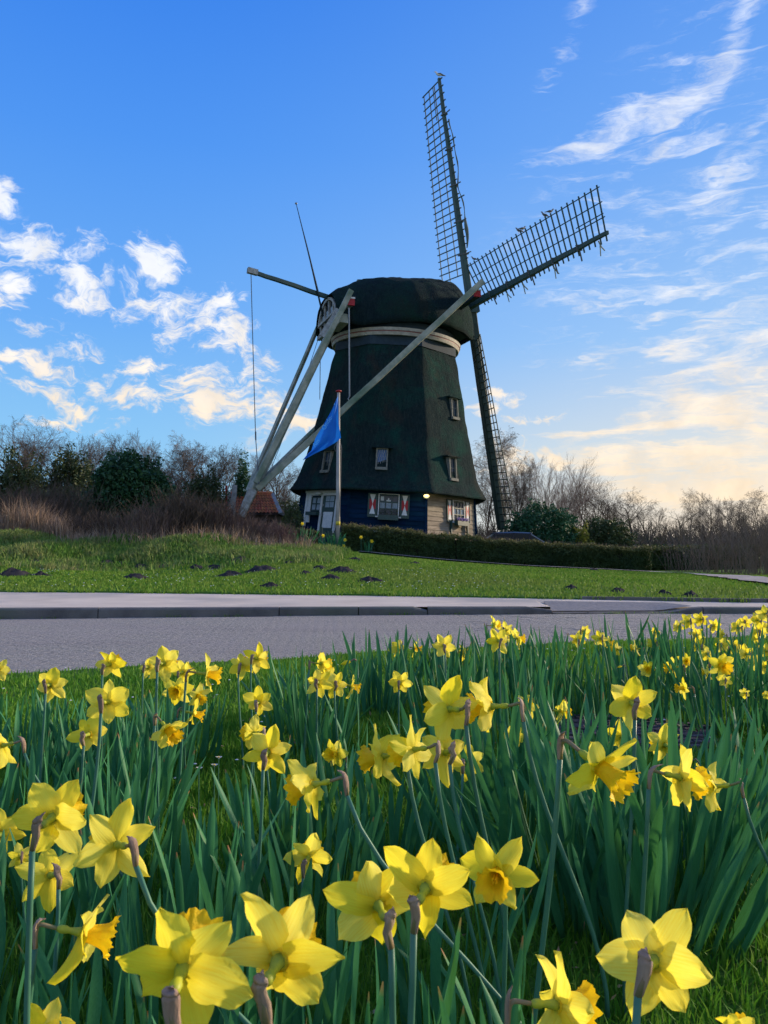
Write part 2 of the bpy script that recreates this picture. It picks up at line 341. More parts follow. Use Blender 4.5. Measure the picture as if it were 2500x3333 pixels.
    b = t.new('ShaderNodeBump'); b.inputs['Strength'].default_value = .8; b.inputs['Distance'].default_value = .03
    t.l.new(s2.outputs[0], b.inputs['Height']); t.l.new(b.outputs[0], p.inputs['Normal']); MAT['ground'] = m


special_mats()

# ------------------------------------------------------------------ object helpers
ORG = {}


def tag(o, label=None, cat=None, group=None, kind=None):
    if label: o['label'] = label
    if cat: o['category'] = cat
    if group: o['group'] = group
    if kind: o['kind'] = kind
    return o


def empty(name, loc, label=None, cat=None, group=None):
    o = bpy.data.objects.new(name, None); COL.objects.link(o); o.location = loc; o.empty_display_size = .1
    ORG[o.name] = Vector(loc); return tag(o, label, cat, group)


def mesh(name, verts, faces, mat, smooth=False, attr=None):
    me = bpy.data.meshes.new(name)
    me.from_pydata([tuple(v) for v in verts], [], faces)
    me.materials.append(MAT[mat])
    if attr is not None:
        a = me.attributes.new('rnd', 'FLOAT', 'POINT'); a.data.foreach_set('value', np.asarray(attr, dtype=np.float32))
    if smooth: me.polygons.foreach_set('use_smooth', [True] * len(me.polygons))
    me.update(); return me


def link(name, me, parent=None, mw=None):
    o = bpy.data.objects.new(name, me); COL.objects.link(o)
    if parent is not None: o.parent = parent
    if mw is not None: o.matrix_basis = mw
    return o


def add(name, verts, faces, mat, parent=None, smooth=False, attr=None, loc=None):
    """one mesh object from world coordinates"""
    if parent is not None: org = ORG.get(parent.name, Vector((0, 0, 0)))
    elif loc is not None: org = Vector(loc)
    else: org = Vector((0, 0, 0))
    vs = [(v[0] - org.x, v[1] - org.y, v[2] - org.z) for v in verts]
    o = link(name, mesh(name, vs, faces, mat, smooth, attr), parent)
    ORG[o.name] = org
    if parent is None: o.location = org
    return o


def npmesh(name, V, loops, counts, mat, attr=None, smooth=False):
    me = bpy.data.meshes.new(name); me.vertices.add(len(V)); me.vertices.foreach_set('co', np.ascontiguousarray(V, dtype=np.float32).ravel())
    me.loops.add(len(loops)); me.loops.foreach_set('vertex_index', np.asarray(loops, dtype=np.int32))
    counts = np.asarray(counts, dtype=np.int32); st = np.concatenate([[0], np.cumsum(counts)[:-1]]).astype(np.int32)
    me.polygons.add(len(counts)); me.polygons.foreach_set('loop_start', st)
    if attr is not None:
        a = me.attributes.new('rnd', 'FLOAT', 'POINT'); a.data.foreach_set('value', np.asarray(attr, dtype=np.float32))
    me.materials.append(MAT[mat]); me.update(calc_edges=True)
    if smooth: me.polygons.foreach_set('use_smooth', [True] * len(counts))
    return me


class MB:
    def __init__(s): s.v = []; s.f = []; s.a = []
    def box(s, c, d, Mx=None):
        n = len(s.v); c = Vector(c)
        for z in (-.5, .5):
            for y in (-.5, .5):
                for x in (-.5, .5):
                    p = Vector((x * d[0], y * d[1], z * d[2]))
                    if Mx is not None: p = Mx @ p
                    s.v.append(c + p)
        for q in ((0, 2, 3, 1), (4, 5, 7, 6), (0, 1, 5, 4), (2, 6, 7, 3), (0, 4, 6, 2), (1, 3, 7, 5)): s.f.append(tuple(n + i for i in q))
        return s
    def beam(s, p0, p1, w, h, up=(0, 0, 1), w1=None, h1=None, seg=1, wob=0):
        p0 = Vector(p0); p1 = Vector(p1); d = (p1 - p0).normalized(); up = Vector(up)
        sd_ = d.cross(up)
        if sd_.length < 1e-3: sd_ = d.cross(Vector((0, 1, 0)))
        sd_.normalize(); u2 = sd_.cross(d); w1 = w if w1 is None else w1; h1 = h if h1 is None else h1
        n = len(s.v)
        for i in range(seg + 1):
            t = i / seg; c = p0.lerp(p1, t); a = (w + (w1 - w) * t) / 2; b = (h + (h1 - h) * t) / 2
            if wob and 0 < i < seg: c = c + Vector((random.uniform(-wob, wob), random.uniform(-wob, wob), random.uniform(-wob, wob)))
            for x, y in ((-1, -.8), (-.8, -1), (.8, -1), (1, -.8), (1, .8), (.8, 1), (-.8, 1), (-1, .8)) if seg > 1 else ((-1, -1), (1, -1), (1, 1), (-1, 1)):
                s.v.append(c + sd_ * (x * a) + u2 * (y * b))
        k = 8 if seg > 1 else 4
        for i in range(seg):
            for j in range(k):
                s.f.append((n + i * k + j, n + i * k + (j + 1) % k, n + (i + 1) * k + (j + 1) % k, n + (i + 1) * k + j))
        s.f.append(tuple(n + j for j in reversed(range(k)))); s.f.append(tuple(n + seg * k + j for j in range(k)))
        return s
    def tube(s, pts, rad, k=6, cap=True):
        n = len(s.v); m = len(pts); pts = [Vector(p) for p in pts]
        if not hasattr(rad, '__len__'): rad = [rad] * m
        ref = Vector((0, 0, 1)); d0 = (pts[1] - pts[0]).normalized()
        if abs(d0.z) > .9: ref = Vector((1, 0, 0))
        for i in range(m):
            d = (pts[min(i + 1, m - 1)] - pts[max(i - 1, 0)]).normalized()
            a = d.cross(ref)
            if a.length < 1e-4: a = Vector((1, 0, 0))
            a.normalize(); b = d.cross(a); ref = a.cross(d)
            for j in range(k):
                t = 2 * math.pi * j / k; s.v.append(pts[i] + (a * math.cos(t) + b * math.sin(t)) * rad[i])
        for i in range(m - 1):
            for j in range(k):
                s.f.append((n + i * k + j, n + i * k + (j + 1) % k, n + (i + 1) * k + (j + 1) % k, n + (i + 1) * k + j))
        if cap:
            s.f.append(tuple(n + j for j in reversed(range(k)))); s.f.append(tuple(n + (m - 1) * k + j for j in range(k)))
        return s
    def ell(s, c, r, k=10, m=6, Mx=None):
        n = len(s.v); c = Vector(c)
        for i in range(1, m):
            ph = math.pi * i / m
            for j in range(k):
                t = 2 * math.pi * j / k; p = Vector((math.sin(ph) * math.cos(t) * r[0], math.sin(ph) * math.sin(t) * r[1], math.cos(ph) * r[2]))
                s.v.append(c + (Mx @ p if Mx is not None else p))
        a = Vector((0, 0, r[2])); s.v.append(c + (Mx @ a if Mx is not None else a)); s.v.append(c - (Mx @ a if Mx is not None else a))
        for i in range(m - 2):
            for j in range(k):
                s.f.append((n + i * k + j, n + (i + 1) * k + j, n + (i + 1) * k + (j + 1) % k, n + i * k + (j + 1) % k))
        T_ = n + (m - 1) * k
        for j in range(k):
            s.f.append((T_, n + j, n + (j + 1) % k)); s.f.append((T_ + 1, n + (m - 2) * k + (j + 1) % k, n + (m - 2) * k + j))
        return s
    def out(s, name, mat, parent=None, smooth=False, loc=None): return add(name, s.v, s.f, mat, parent, smooth, None, loc)


# ------------------------------------------------------------------ terrain
def pl(pts):
    xs = [p[0] for p in pts]; ys = [p[1] for p in pts]
    return lambda x: np.interp(x, xs, ys)


ynear = pl([(-30, 0), (-6, 3.9), (-2.55, 5.15), (-1.2, 5.75), (0, 6.25), (1.8, 6.95), (4, 7.4), (8, 7.6), (30, 7.4)])
ykerb = pl([(-30, 6.5), (-12, 8.5), (-4.6, 9.4), (0, 9.95), (3, 10.15), (5, 10.15), (12, 10.3), (30, 10)])
yside = pl([(-30, 17), (-6.3, 12.9), (0, 12.3), (2.4, 11.8), (5.2, 11.15), (12, 11.2), (30, 11)])
hk = pl([(-30, .125), (-4.6, .122), (0, .095), (5, .075), (30, .075)])
Bx = pl([(-60, 1.2), (-14, 1.08), (-6, .95), (-3.8, .76), (-1.75, .58), (-.65, .5), (2.6, .2), (5.8, -.03), (10.8, -.26), (20, -.28), (80, -.25)])


def sstep(t): t = np.clip(t, 0, 1); return t * t * (3 - 2 * t)


def gz(x, y):
    x = np.asarray(x, float); y = np.asarray(y, float)
    lw = np.clip((-2.2 - x) / 3.0, 0, 1)
    y0 = 13 + lw * 10.5; wd = 21 - lw * 14
    z = hk(x) + .015 + Bx(x) * sstep((y - y0) / wd)
    z = z + .65 * np.exp(-(((x - .3) / 6.2) ** 2 + ((y - 45) / 6.5) ** 2) ** 2)
    z = z + (.05 * np.sin(x * .9 + y * .5) + .04 * np.sin(x * 1.7 - y * 1.1 + 1)) * np.clip((y - 15) / 10, 0, 1) * (.25 + 1.9 * lw) * (1 - .9 * np.clip((y - 25) / 5, 0, 1) * (x > -1.5))
    road = (y > ynear(x)) & (y < yside(x))
    nearz = .025 + .012 * np.sin(x * 3 + 1) * np.sin(y * 2.3)
    z = np.where(y <= ynear(x), nearz, z); z = np.where(road, -.06, z)
    return z


def gzf(x, y): return float(gz(x, y))


def ground(px, py):
    d = raydir(px, py); y = 1.0; p = None
    while y < 120:
        p = CAM + d * (y / d.y)
        if p.z <= gzf(p.x, p.y): return p
        y *= 1.004
    return p


# ground sheet
xs = np.concatenate([np.linspace(-900, -70, 14), np.linspace(-60, -13, 40), np.linspace(-12.7, 14, 150), np.linspace(15, 60, 36), np.linspace(70, 900, 14)])
ysn = np.linspace(0, 1, 22); ysr = np.linspace(0, 1, 4); ysl = np.concatenate([np.linspace(.12, 30, 90), np.linspace(31, 60, 25), np.linspace(66, 140, 10), np.linspace(170, 2000, 14)])
rows = []
for t in ysn: rows.append(-6 + (ynear(xs) + 6) * t)
rows[-1] = ynear(xs)
rows.append(ynear(xs) + .03)
rows.append(yside(xs) - .03)
rows.append(yside(xs) + .001)
for t in ysl: rows.append(yside(xs) + t)
G = []
for i, yr in enumerate(rows):
    z = gz(xs, yr)
    if i == 21: z = gz(xs, yr - .01)
    if i in (22, 23): z = np.full_like(xs, -.06)
    G.append(np.stack([xs, yr, z], 1))
G = np.array(G); nr, nc = G.shape[:2]
idx = np.arange(nr * nc).reshape(nr, nc)
q = np.stack([idx[:-1, :-1], idx[:-1, 1:], idx[1:, 1:], idx[1:, :-1]], -1).reshape(-1)
g = link('ground', npmesh('ground', G.reshape(-1, 3), q, [4] * ((nr - 1) * (nc - 1)), 'ground', smooth=True)); tag(g, kind='structure')


def strip(name, fa, fb, za, zb, x0, x1, n, mat, m=3, label=None):
    X = np.linspace(x0, x1, n); V = []
    for k in range(m + 1):
        t = k / m; V.append(np.stack([X, fa(X) * (1 - t) + fb(X) * t, za(X) * (1 - t) + zb(X) * t], 1))
    V = np.array(V); ix = np.arange(V.shape[0] * V.shape[1]).reshape(V.shape[:2])
    qq = np.stack([ix[:-1, :-1], ix[:-1, 1:], ix[1:, 1:], ix[1:, :-1]], -1).reshape(-1)
    o = link(name, npmesh(name, V.reshape(-1, 3), qq, [4] * (m * (n - 1)), mat, smooth=True)); return tag(o, label, kind='structure')


road = strip('road', lambda x: ynear(x) - .03, lambda x: ykerb(x) + .02, lambda x: x * 0 - .012, lambda x: x * 0 - .012, -40, 40, 120, 'roadbed')
# pavement with the dropped crossing between X 2.15 and 3.6
DK0, DK1 = 2.15, 3.55


def ktop(x):
    h = hk(x); return np.where((x > DK0) & (x < DK1 + .5), np.where(x > DK1, h * (x - DK1) / .5 * .9 + .012, .014), h)


Xp = np.unique(np.concatenate([np.linspace(-40, 40, 160), np.linspace(1.8, 4.4, 40), [DK0 - .002, DK0 + .002]]))
V = []
for t in (0, .12, .3, .5, .75, 1):
    kt = ktop(Xp) * (1 - min(1, t / .5)) + hk(Xp) * min(1, t / .5)
    V.append(np.stack([Xp, ykerb(Xp) + .12 + (yside(Xp) - ykerb(Xp) - .12) * t, kt - .004 + .001 * np.sin(Xp * 1.3 + t * 5) * (t > 0) * (t < 1)], 1))
V = np.array(V); ix = np.arange(V.shape[0] * V.shape[1]).reshape(V.shape[:2])
pv = link('pavement', npmesh('pavement', V.reshape(-1, 3), np.stack([ix[:-1, :-1], ix[:-1, 1:], ix[1:, 1:], ix[1:, :-1]], -1).reshape(-1), [4] * (5 * (len(Xp) - 1)), 'pavement')); tag(pv, kind='structure')
# kerb stones, each one a part
kerb = empty('kerb', (0, 9.95, 0), 'concrete kerb of long stones along the far side of the brick road, dropped at one crossing', 'kerb')
x = -13.0; cuts = [x]
jo = [-13, -10.6, -8.2, -5.6, -3.45, -1.3, -.32, .55, DK0, 2.62, 3.09, DK1, 4.1, 5.6, 7.2, 9.6, 12]
for a, b in zip(jo[:-1], jo[1:]):
    n = 5; vs = []; fs = []
    for i in range(n + 1):
        X = a + .006 + (b - a - .012) * i / n; y = float(ykerb(X)); h = float(ktop(X)) if not (a >= DK1 and a < DK1 + .1) else max(.014, float(hk(X)) * min(1, (X - DK1) / .5))
        if b <= DK0: h = float(hk(X))
        j = random.uniform(-.003, .003)
        if b > 0 and b <= DK0 and i == n: h *= .55
        prof = [(0, -.05), (.004, h - .022), (.02, h - .003), (.12, h + .002), (.12, -.05)] if h > .04 else [(0, -.05), (.002, h - .004), (.02, h), (.12, h + .003), (.12, -.05)]
        vs += [(X, y + p_[0] + j, p_[1]) for p_ in prof]
    for i in range(n):
        for k in range(4): fs.append((i * 5 + k, (i + 1) * 5 + k, (i + 1) * 5 + k + 1, i * 5 + k + 1))
    fs.append((0, 1, 2, 3, 4)); fs.append(tuple(n * 5 + k for k in (4, 3, 2, 1, 0)))
    add('kerb_stone', vs, fs, 'concrete', kerb)
cr = []; cf_ = []
Xc_ = np.linspace(DK0 + .01, DK1 + .45, 16)
for i, X_ in enumerate(Xc_):
    for k, t_ in enumerate(np.linspace(0, .5, 5)):
        yk, ys = float(ykerb(X_)) + .12, float(yside(X_)); kt = float(ktop(np.array([X_]))[0]) * (1 - min(1, t_ / .5)) + float(hk(X_)) * min(1, t_ / .5)
        y_ = yk + (ys - yk) * t_ + .002; cr.append((X_ + (.12 - .42 * i / 15) * t_, y_, kt + .014))
for i in range(15):
    for k in range(4): cf_.append((i * 5 + k, (i + 1) * 5 + k, (i + 1) * 5 + k + 1, i * 5 + k + 1))
tag(add('crossing_ramp', cr, cf_, 'crossing', None, True), kind='structure')
# thin edging at the back of the pavement on the right
ed = empty('lawn_edging', (4.4, 11.3, .08), 'thin grey stone edging between the pavement and the lawn at the far right', 'edging')
for i in range(8):
    xa = 2.9 + i * .5; xb = xa + .49; ya, yb = float(yside(xa)), float(yside(xb))
    MB().beam((xa, ya, .095), (xb, yb, .095), .06, .06).out('edging_stone', 'concrete', ed)


# road bricks as real geometry
def bricks():
    L, Wd, g_ = .208, .104, .001; pos = []
    r = 0; ang = R(4)
    for j in range(int(7 / Wd)):
        for i in range(int(17 / L)):
            u = -8 + i * L + (L / 2 if j % 2 else 0); v = 3.6 + j * Wd
            x = u * math.cos(ang) - (v - 8) * math.sin(ang); y = u * math.sin(ang) + (v - 8) * math.cos(ang) + 8
            pos.append((x, y))
    P = np.array(pos); ok = (P[:, 1] > ynear(P[:, 0]) - .12) & (P[:, 1] < ykerb(P[:, 0]) - .04) & (np.abs(P[:, 0]) < .6 * P[:, 1] + 1)
    P = P[ok]; n = len(P); c, s = math.cos(ang), math.sin(ang)
    hx, hy = (L - g_) / 2, (Wd - g_) / 2
    off = np.array([(-hx, -hy), (hx, -hy), (hx, hy), (-hx, hy)]); rot = np.array([[c, -s], [s, c]]); off = off @ rot.T
    jit = rng.normal(0, R(1.0), n); zt = rng.normal(0, .0003, n) * (.3 + 3 * (P[:, 0] > .8)); tx = rng.normal(0, .003, n) * (.2 + (P[:, 0] > .8)); ty = rng.normal(0, .004, n) * (.2 + (P[:, 0] > .8))
    V = np.zeros((n, 12, 3))
    for k in range(4):
        o = off[k]; x = o[0] * np.cos(jit) - o[1] * np.sin(jit); y = o[0] * np.sin(jit) + o[1] * np.cos(jit)
        V[:, k, 0] = P[:, 0] + x; V[:, k, 1] = P[:, 1] + y; V[:, k, 2] = -.02
        V[:, k + 4] = V[:, k]; V[:, k + 4, 2] = .0 + zt + x * tx + y * ty
        V[:, k + 8, 0] = P[:, 0] + x * .995; V[:, k + 8, 1] = P[:, 1] + y * .99; V[:, k + 8, 2] = .0001 + zt + x * tx + y * ty
    fc = []
    for a in (0, 4):
        for k in range(4): fc.append((a + k, a + (k + 1) % 4, a + 4 + (k + 1) % 4, a + 4 + k))
    fc.append((8, 9, 10, 11)); fc = np.array(fc)
    lo = (fc[None] + (np.arange(n) * 12)[:, None, None]).reshape(-1)
    at_ = np.repeat(rng.random(n), 12)
    o = link('road_bricks', npmesh('road_bricks', V.reshape(-1, 3), lo, [4] * (9 * n), 'brick', attr=at_), road); tag(o, kind='stuff')


bricks()


# footpath by the hedge
def ribbon(name, pts, width, mat, lift=.02, label=None):
    P = []
    for i in range(len(pts) - 1):
        for t in np.linspace(0, 1, 12, endpoint=False): P.append(Vector(pts[i]).lerp(Vector(pts[i + 1]), t))
    P.append(Vector(pts[-1])); vs = []; fs = []
    for _ in range(6): P = [P[0]] + [(P[i - 1] + P[i] * 2 + P[i + 1]) / 4 for i in range(1, len(P) - 1)] + [P[-1]]
    for i, p in enumerate(P):
        d = (P[min(i + 1, len(P) - 1)] - P[max(i - 1, 0)]).normalized(); n = Vector((-d.y, d.x))
        for k in range(5):
            a = p + n * width * (k / 4 - .5) * (1 + .12 * math.sin(i * 1.7 + k)); vs.append((a.x, a.y, gzf(a.x, a.y) + lift))
    for i in range(len(P) - 1):
        for k in range(4): fs.append((i * 5 + k, (i + 1) * 5 + k, (i + 1) * 5 + k + 1, i * 5 + k + 1))
    return tag(add(name, vs, fs, mat, None, True), label, kind='structure')


ribbon('footpath', [(-1.0, 32.6), (1.2, 32.2), (5, 31.9), (8.5, 31.9), (10.3, 30), (10.2, 26), (9.2, 20.5), (8.2, 16.5), (8.4, 11.5)], 1.15, 'path', .06)


MH = [(45, 1873, 95, 'wide flat molehill at the left edge of the lawn, nearest the pavement'), (120, 1838, 60, 'dark molehill at the foot of the bank near the left edge'), (139, 1877, 60, 'small low molehill just right of the wide flat one near the pavement'),
      (244, 1861, 52, 'single rounded molehill midway up the left lawn'), (350, 1838, 50, 'left one of two touching molehills at the foot of the grassy bank'), (392, 1836, 34, 'taller right one of two touching molehills at the foot of the grassy bank'),
      (458, 1849, 44, 'small peaked molehill between the touching pair and the next row'), (443, 1883, 72, 'broad molehill alone on open grass nearest the pavement, left of the tail beams'), (530, 1849, 52, 'molehill below the dry shrubs left of centre'),
      (639, 1850, 45, 'low molehill under the reddish shrubs, left of its twin'), (699, 1850, 50, 'low molehill under the reddish shrubs, right of its twin'), (787, 1827, 60, 'dark molehill up on the slope below the crow'),
      (844, 1860, 86, 'largest and tallest molehill, in the middle of the left lawn'), (753, 1877, 76, 'flat molehill at the left foot of the largest one'), (874, 1912, 64, 'thin low molehill nearest the pavement below the mill tail'),
      (943, 1833, 34, 'small molehill on the slope left of the flagpole'), (995, 1868, 42, 'faint molehill right of the largest one'), (1040, 1851, 40, 'small molehill in line with the flagpole, upper left of the big central one'), (1108, 1862, 78, 'big broad molehill on the lawn straight below the flagpole'),
      (1080, 1886, 66, 'low spread of dug soil below the flagpole molehill'), (1206, 1894, 68, 'dark peaked molehill right of the flagpole, close to the pavement'), (1153, 1822, 40, 'bare soil heap beside the daffodils by the flagpole foot'),
      (1347, 1836, 36, 'small molehill in the lawn in front of the hedge below the front window'), (1859, 1919, 44, 'left of the two separate molehills near the pavement on the right lawn'), (2012, 1927, 46, 'peaked molehill near the pavement, middle of the right lawn'),
      (2165, 1936, 36, 'small molehill close to the edging stones on the right lawn'), (2247, 1942, 40, 'flattest molehill farthest right near the edging stones'), (1934, 1859, 36, 'small molehill by the footpath in front of the hedge end')]
MHP = []
for px, py, wpx, lab in MH:
    p = ground(px, py); MHP.append((p.x, p.y, wpx / F * p.y * 1.12))
def offheap(X, Y):
    k = np.ones(len(X), bool)
    for a, b_, w_ in MHP: k &= ((X - a) / (w_ * .5)) ** 2 + ((Y - b_) / (w_ * .5)) ** 2 > rng.random(len(X)) * .6 + .4
    return k


# ------------------------------------------------------------------ grass as blades
def blades(name, X, Y, H, Wd, mat, kindlabel, lean=.45, attr=None, zoff=0.0, Z=None):
    n = len(X); Zb = gz(X, Y) + zoff if Z is None else Z
    th = rng.uniform(0, 2 * np.pi, n); ph = rng.uniform(0, 2 * np.pi, n); le = rng.random(n) * lean
    dx, dy = np.cos(th), np.sin(th); lx, ly = np.cos(ph) * le * H, np.sin(ph) * le * H
    V = np.zeros((n, 5, 3))
    V[:, 0] = np.stack([X - dx * Wd / 2, Y - dy * Wd / 2, Zb - .004], 1); V[:, 1] = np.stack([X + dx * Wd / 2, Y + dy * Wd / 2, Zb - .004], 1)
    V[:, 2] = np.stack([X + dx * Wd * .38 + lx * .35, Y + dy * Wd * .38 + ly * .35, Zb + H * .55], 1); V[:, 3] = np.stack([X - dx * Wd * .38 + lx * .35, Y - dy * Wd * .38 + ly * .35, Zb + H * .55], 1)
    V[:, 4] = np.stack([X + lx, Y + ly, Zb + H * np.sqrt(np.clip(1 - le ** 2 * .6, .2, 1))], 1)
    lo = (np.array([0, 1, 2, 3, 3, 2, 4])[None] + (np.arange(n) * 5)[:, None]).reshape(-1)
    a = np.repeat(rng.random(n) ** 2 if attr is None else attr, 5)
    o = link(name, npmesh(name, V.reshape(-1, 3), lo, np.tile([4, 3], n), mat, attr=a)); return tag(o, kind='stuff')


def scatter(n, x0, x1, y0, y1, cond): 
    X = rng.uniform(x0, x1, n); Y = rng.uniform(y0, y1, n); k = cond(X, Y); return X[k], Y[k]


PATCH = (1.05, 3.55)     # brick patch centre in the verge
infr = lambda X, Y, m=.3: np.abs(X) < .5 * Y + m
notpatch = lambda X, Y: ((X - PATCH[0]) / .42) ** 2 + ((Y - PATCH[1]) / .36) ** 2 > 1
Xa, Ya = scatter(42000, -1.9, 2.0, .3, 1.5, lambda X, Y: infr(X, Y, 1.0))
Xb, Yb = scatter(105000, -3.4, 3.4, 1.5, 4, lambda X, Y: infr(X, Y, 1.3) & notpatch(X, Y))
Xc, Yc = scatter(80000, -5.4, 5.4, 4, 7.4, lambda X, Y: infr(X, Y, 1.4) & (Y < ynear(X) + .02))
X = np.concatenate([Xa, Xb, Xc]); Y = np.concatenate([Ya, Yb, Yc])
pat = np.array([mn.noise(Vector((a * 1.3, b * 1.3, 0))) for a, b in zip(X[::1], Y[::1])])
edge = np.clip((ynear(X) - Y) / .5, .45, 1)
blades('grass', X, Y, (.030 + .035 * rng.random(len(X)) + .022 * pat) * edge, .0028 + .0012 * np.clip(Y, 0, 4), 'grass', None, .8)
# lawn beyond the pavement
X, Y = scatter(165000, -13, 18, 11, 34, lambda X, Y: infr(X, Y, 2.0) & (Y > yside(X) + .02) & (rng.random(len(X)) < np.clip(22 / Y, 0, 1) ** 1.0) & ~((X < -2.6) & (Y > 24 + 6 * rng.random(len(X)))) & ~((Y > 28.6) & (X > -1) & (Y > 28.6 + 1.5 * rng.random(len(X)))) & (np.abs(X - np.interp(Y, [11, 16.5, 20.5, 26, 30, 32], [8.4, 8.2, 9.2, 10.2, 10.3, 8.5])) > .55) & offheap(X, Y))
k = rng.random(len(X))
blades('lawn_grass', X, Y, .03 + .04 * k, .012 + .0011 * Y, 'lawn', None, .9)
# rough grass on the bank
X, Y = scatter(66000, -17, -1.2, 22, 33.5, lambda X, Y: infr(X, Y, 1.5) & (rng.random(len(X)) < sstep((Y - 22.3 - 1.2 * np.sin(X * .8)) / 5) * .9 + .02) & (X < -2.2 + rng.random(len(X))) & offheap(X, Y))
nn = np.array([mn.noise(Vector((a * .7, b * .9, 3))) for a, b in zip(X, Y)])
blades('rough_grass', X, Y, .10 + .16 * rng.random(len(X)) + .16 * np.clip(nn, 0, 1), .035 + .02 * rng.random(len(X)), 'rough', None, 1.1, attr=np.clip(rng.random(len(X)) ** 1.5 * .7 + nn * .7, 0, 1))
# weeds spilling over the pavement edges and out of the kerb joint
X = rng.uniform(-9, 7, 2600); X = X[np.sin(X * 3.1) + np.sin(X * 7.7 + 1) + rng.normal(0, .7, len(X)) > .1]; Y = yside(X) + rng.normal(-.02, .05, len(X))
blades('edge_weeds', X, Y, .03 + .06 * rng.random(len(X)), .018 + 0 * X, 'lawn', None, 1.2, Z=hk(X) + 0 * X)
X = rng.uniform(-7, 5, 1300); X = X[np.sin(X * 2.3) + np.sin(X * 9.1) + rng.normal(0, .5, len(X)) > .9]; Y = ykerb(X) - .02 + rng.normal(0, .012, len(X))
blades('kerb_weeds', X, Y, .015 + .035 * rng.random(len(X)), .010 + 0 * X, 'rough', None, 1.2, Z=0 * X)
# daisies in the verge and lawn
def daisies():
    X, Y = scatter(170, -3, 3, 2.4, 6.6, lambda X, Y: infr(X, Y) & (Y < ynear(X) - .1))
    X2, Y2 = scatter(330, -9, 3, 13, 22, lambda X, Y: infr(X, Y) & (np.sin(X * 1.1) + np.cos(Y * 1.3) > -.2))
    b = MB()
    for x, y, s in [(a, c, .007) for a, c in zip(X, Y)] + [(a, c, .016) for a, c in zip(X2, Y2)]:
        z = gzf(x, y) + random.uniform(.05, .075); n = len(b.v); t0 = random.random()
        b.v.append(Vector((x, y, z + s * .4)))
        for j in range(7): b.v.append(Vector((x + s * math.cos(t0 + j * .9), y + s * math.sin(t0 + j * .9), z)))
        for j in range(7): b.f.append((n, n + 1 + j, n + 1 + (j + 1) % 7))
    tag(b.out('daisies', 'daisy'), kind='stuff')


daisies()
# ------------------------------------------------------------------ the windmill
MC = Vector((.22, 44, 0)); MZ = 1.0
mill = empty('windmill', (MC.x, MC.y, MZ), 'old thatched octagonal windmill with dark lattice sails, grey tail beams and blue boarded base', 'windmill')
LEAN = R(2.9); PIV = Vector((.22, 44, 3.5)); RL = Matrix.Rotation(LEAN, 3, 'Y')
lean = lambda p: PIV + RL @ (Vector(p) - PIV)


def octr(th, Rr, k=.0):
    """octagon radius at angle th (0 = towards the camera) with corners at +-22.5 deg"""
    a = (th + math.pi / 8) % (math.pi / 4) - math.pi / 8
    r = Rr * math.cos(math.pi / 8) / math.cos(a)
    return r * (1 - k) + Rr * .975 * k


PROF = [(3.66, 5.70), (3.9, 5.54), (4.3, 5.30), (4.7, 5.13), (5.5, 4.90), (6.9, 4.57), (8.2, 4.28), (9.55, 4.00), (10.7, 3.74), (11.5, 3.52)]
pr = lambda z: float(np.interp(z, [p[0] for p in PROF], [p[1] for p in PROF]))
NA, NZ = 112, 64
vs = []; fs = []
for i in range(NZ + 1):
    z = 3.66 + (11.5 - 3.66) * (i / NZ) ** 1.05
    for j in range(NA):
        th = 2 * math.pi * j / NA; r = octr(th, pr(z), .18)
        d = .05 * mn.noise(Vector((math.sin(th) * 9, math.cos(th) * 9, z * .8))) + .022 * mn.noise(Vector((math.sin(th) * 40, math.cos(th) * 40, z * 2.5)))
        zz = z + (.05 * mn.noise(Vector((th * 6, 1, 1))) if i == 0 else 0)
        vs.append(lean((MC.x + (r + d) * math.sin(th), MC.y - (r + d) * math.cos(th), zz)))
for i in range(NZ):
    for j in range(NA): fs.append((i * NA + j, i * NA + (j + 1) % NA, (i + 1) * NA + (j + 1) % NA, (i + 1) * NA + j))
# hem turned in at the bottom
n0 = len(vs)
for k, (dr, dz) in enumerate(((-.05, -.06), (-.42, .02), (-.55, .3))):
    for j in range(NA):
        th = 2 * math.pi * j / NA; r = octr(th, 5.70, .18) + dr
        vs.append(lean((MC.x + r * math.sin(th), MC.y - r * math.cos(th), 3.66 + dz + .04 * mn.noise(Vector((th * 14, 2, k))))))
for j in range(NA):
    a, b = j, (j + 1) % NA
    fs.append((n0 + a, n0 + b, b, a)); fs.append((n0 + NA + a, n0 + NA + b, n0 + b, n0 + a)); fs.append((n0 + 2 * NA + a, n0 + 2 * NA + b, n0 + NA + b, n0 + NA + a))
tag(add('thatched_tower', vs, fs, 'thatch', mill, True))

# boarded base: battered octagon, planks on the faces the photo shows
def wallr(z): return 5.22 - (z - 1.0) * .10
ZB, ZT = .75, 3.62


def facept(fi, u, z, o=0.0):
    """face fi (0 = front, 1 = right-front, -1 = left-front); u in -1..1 across, z world, o outwards"""
    Rr = wallr(z); hw = Rr * math.sin(math.pi / 8); ap = Rr * math.cos(math.pi / 8) + o
    th = fi * math.pi / 4; nx, ny = math.sin(th), -math.cos(th); tx, ty = math.cos(th), math.sin(th)
    return lean((MC.x + nx * ap + tx * u * hw, MC.y + ny * ap + ty * u * hw, z))


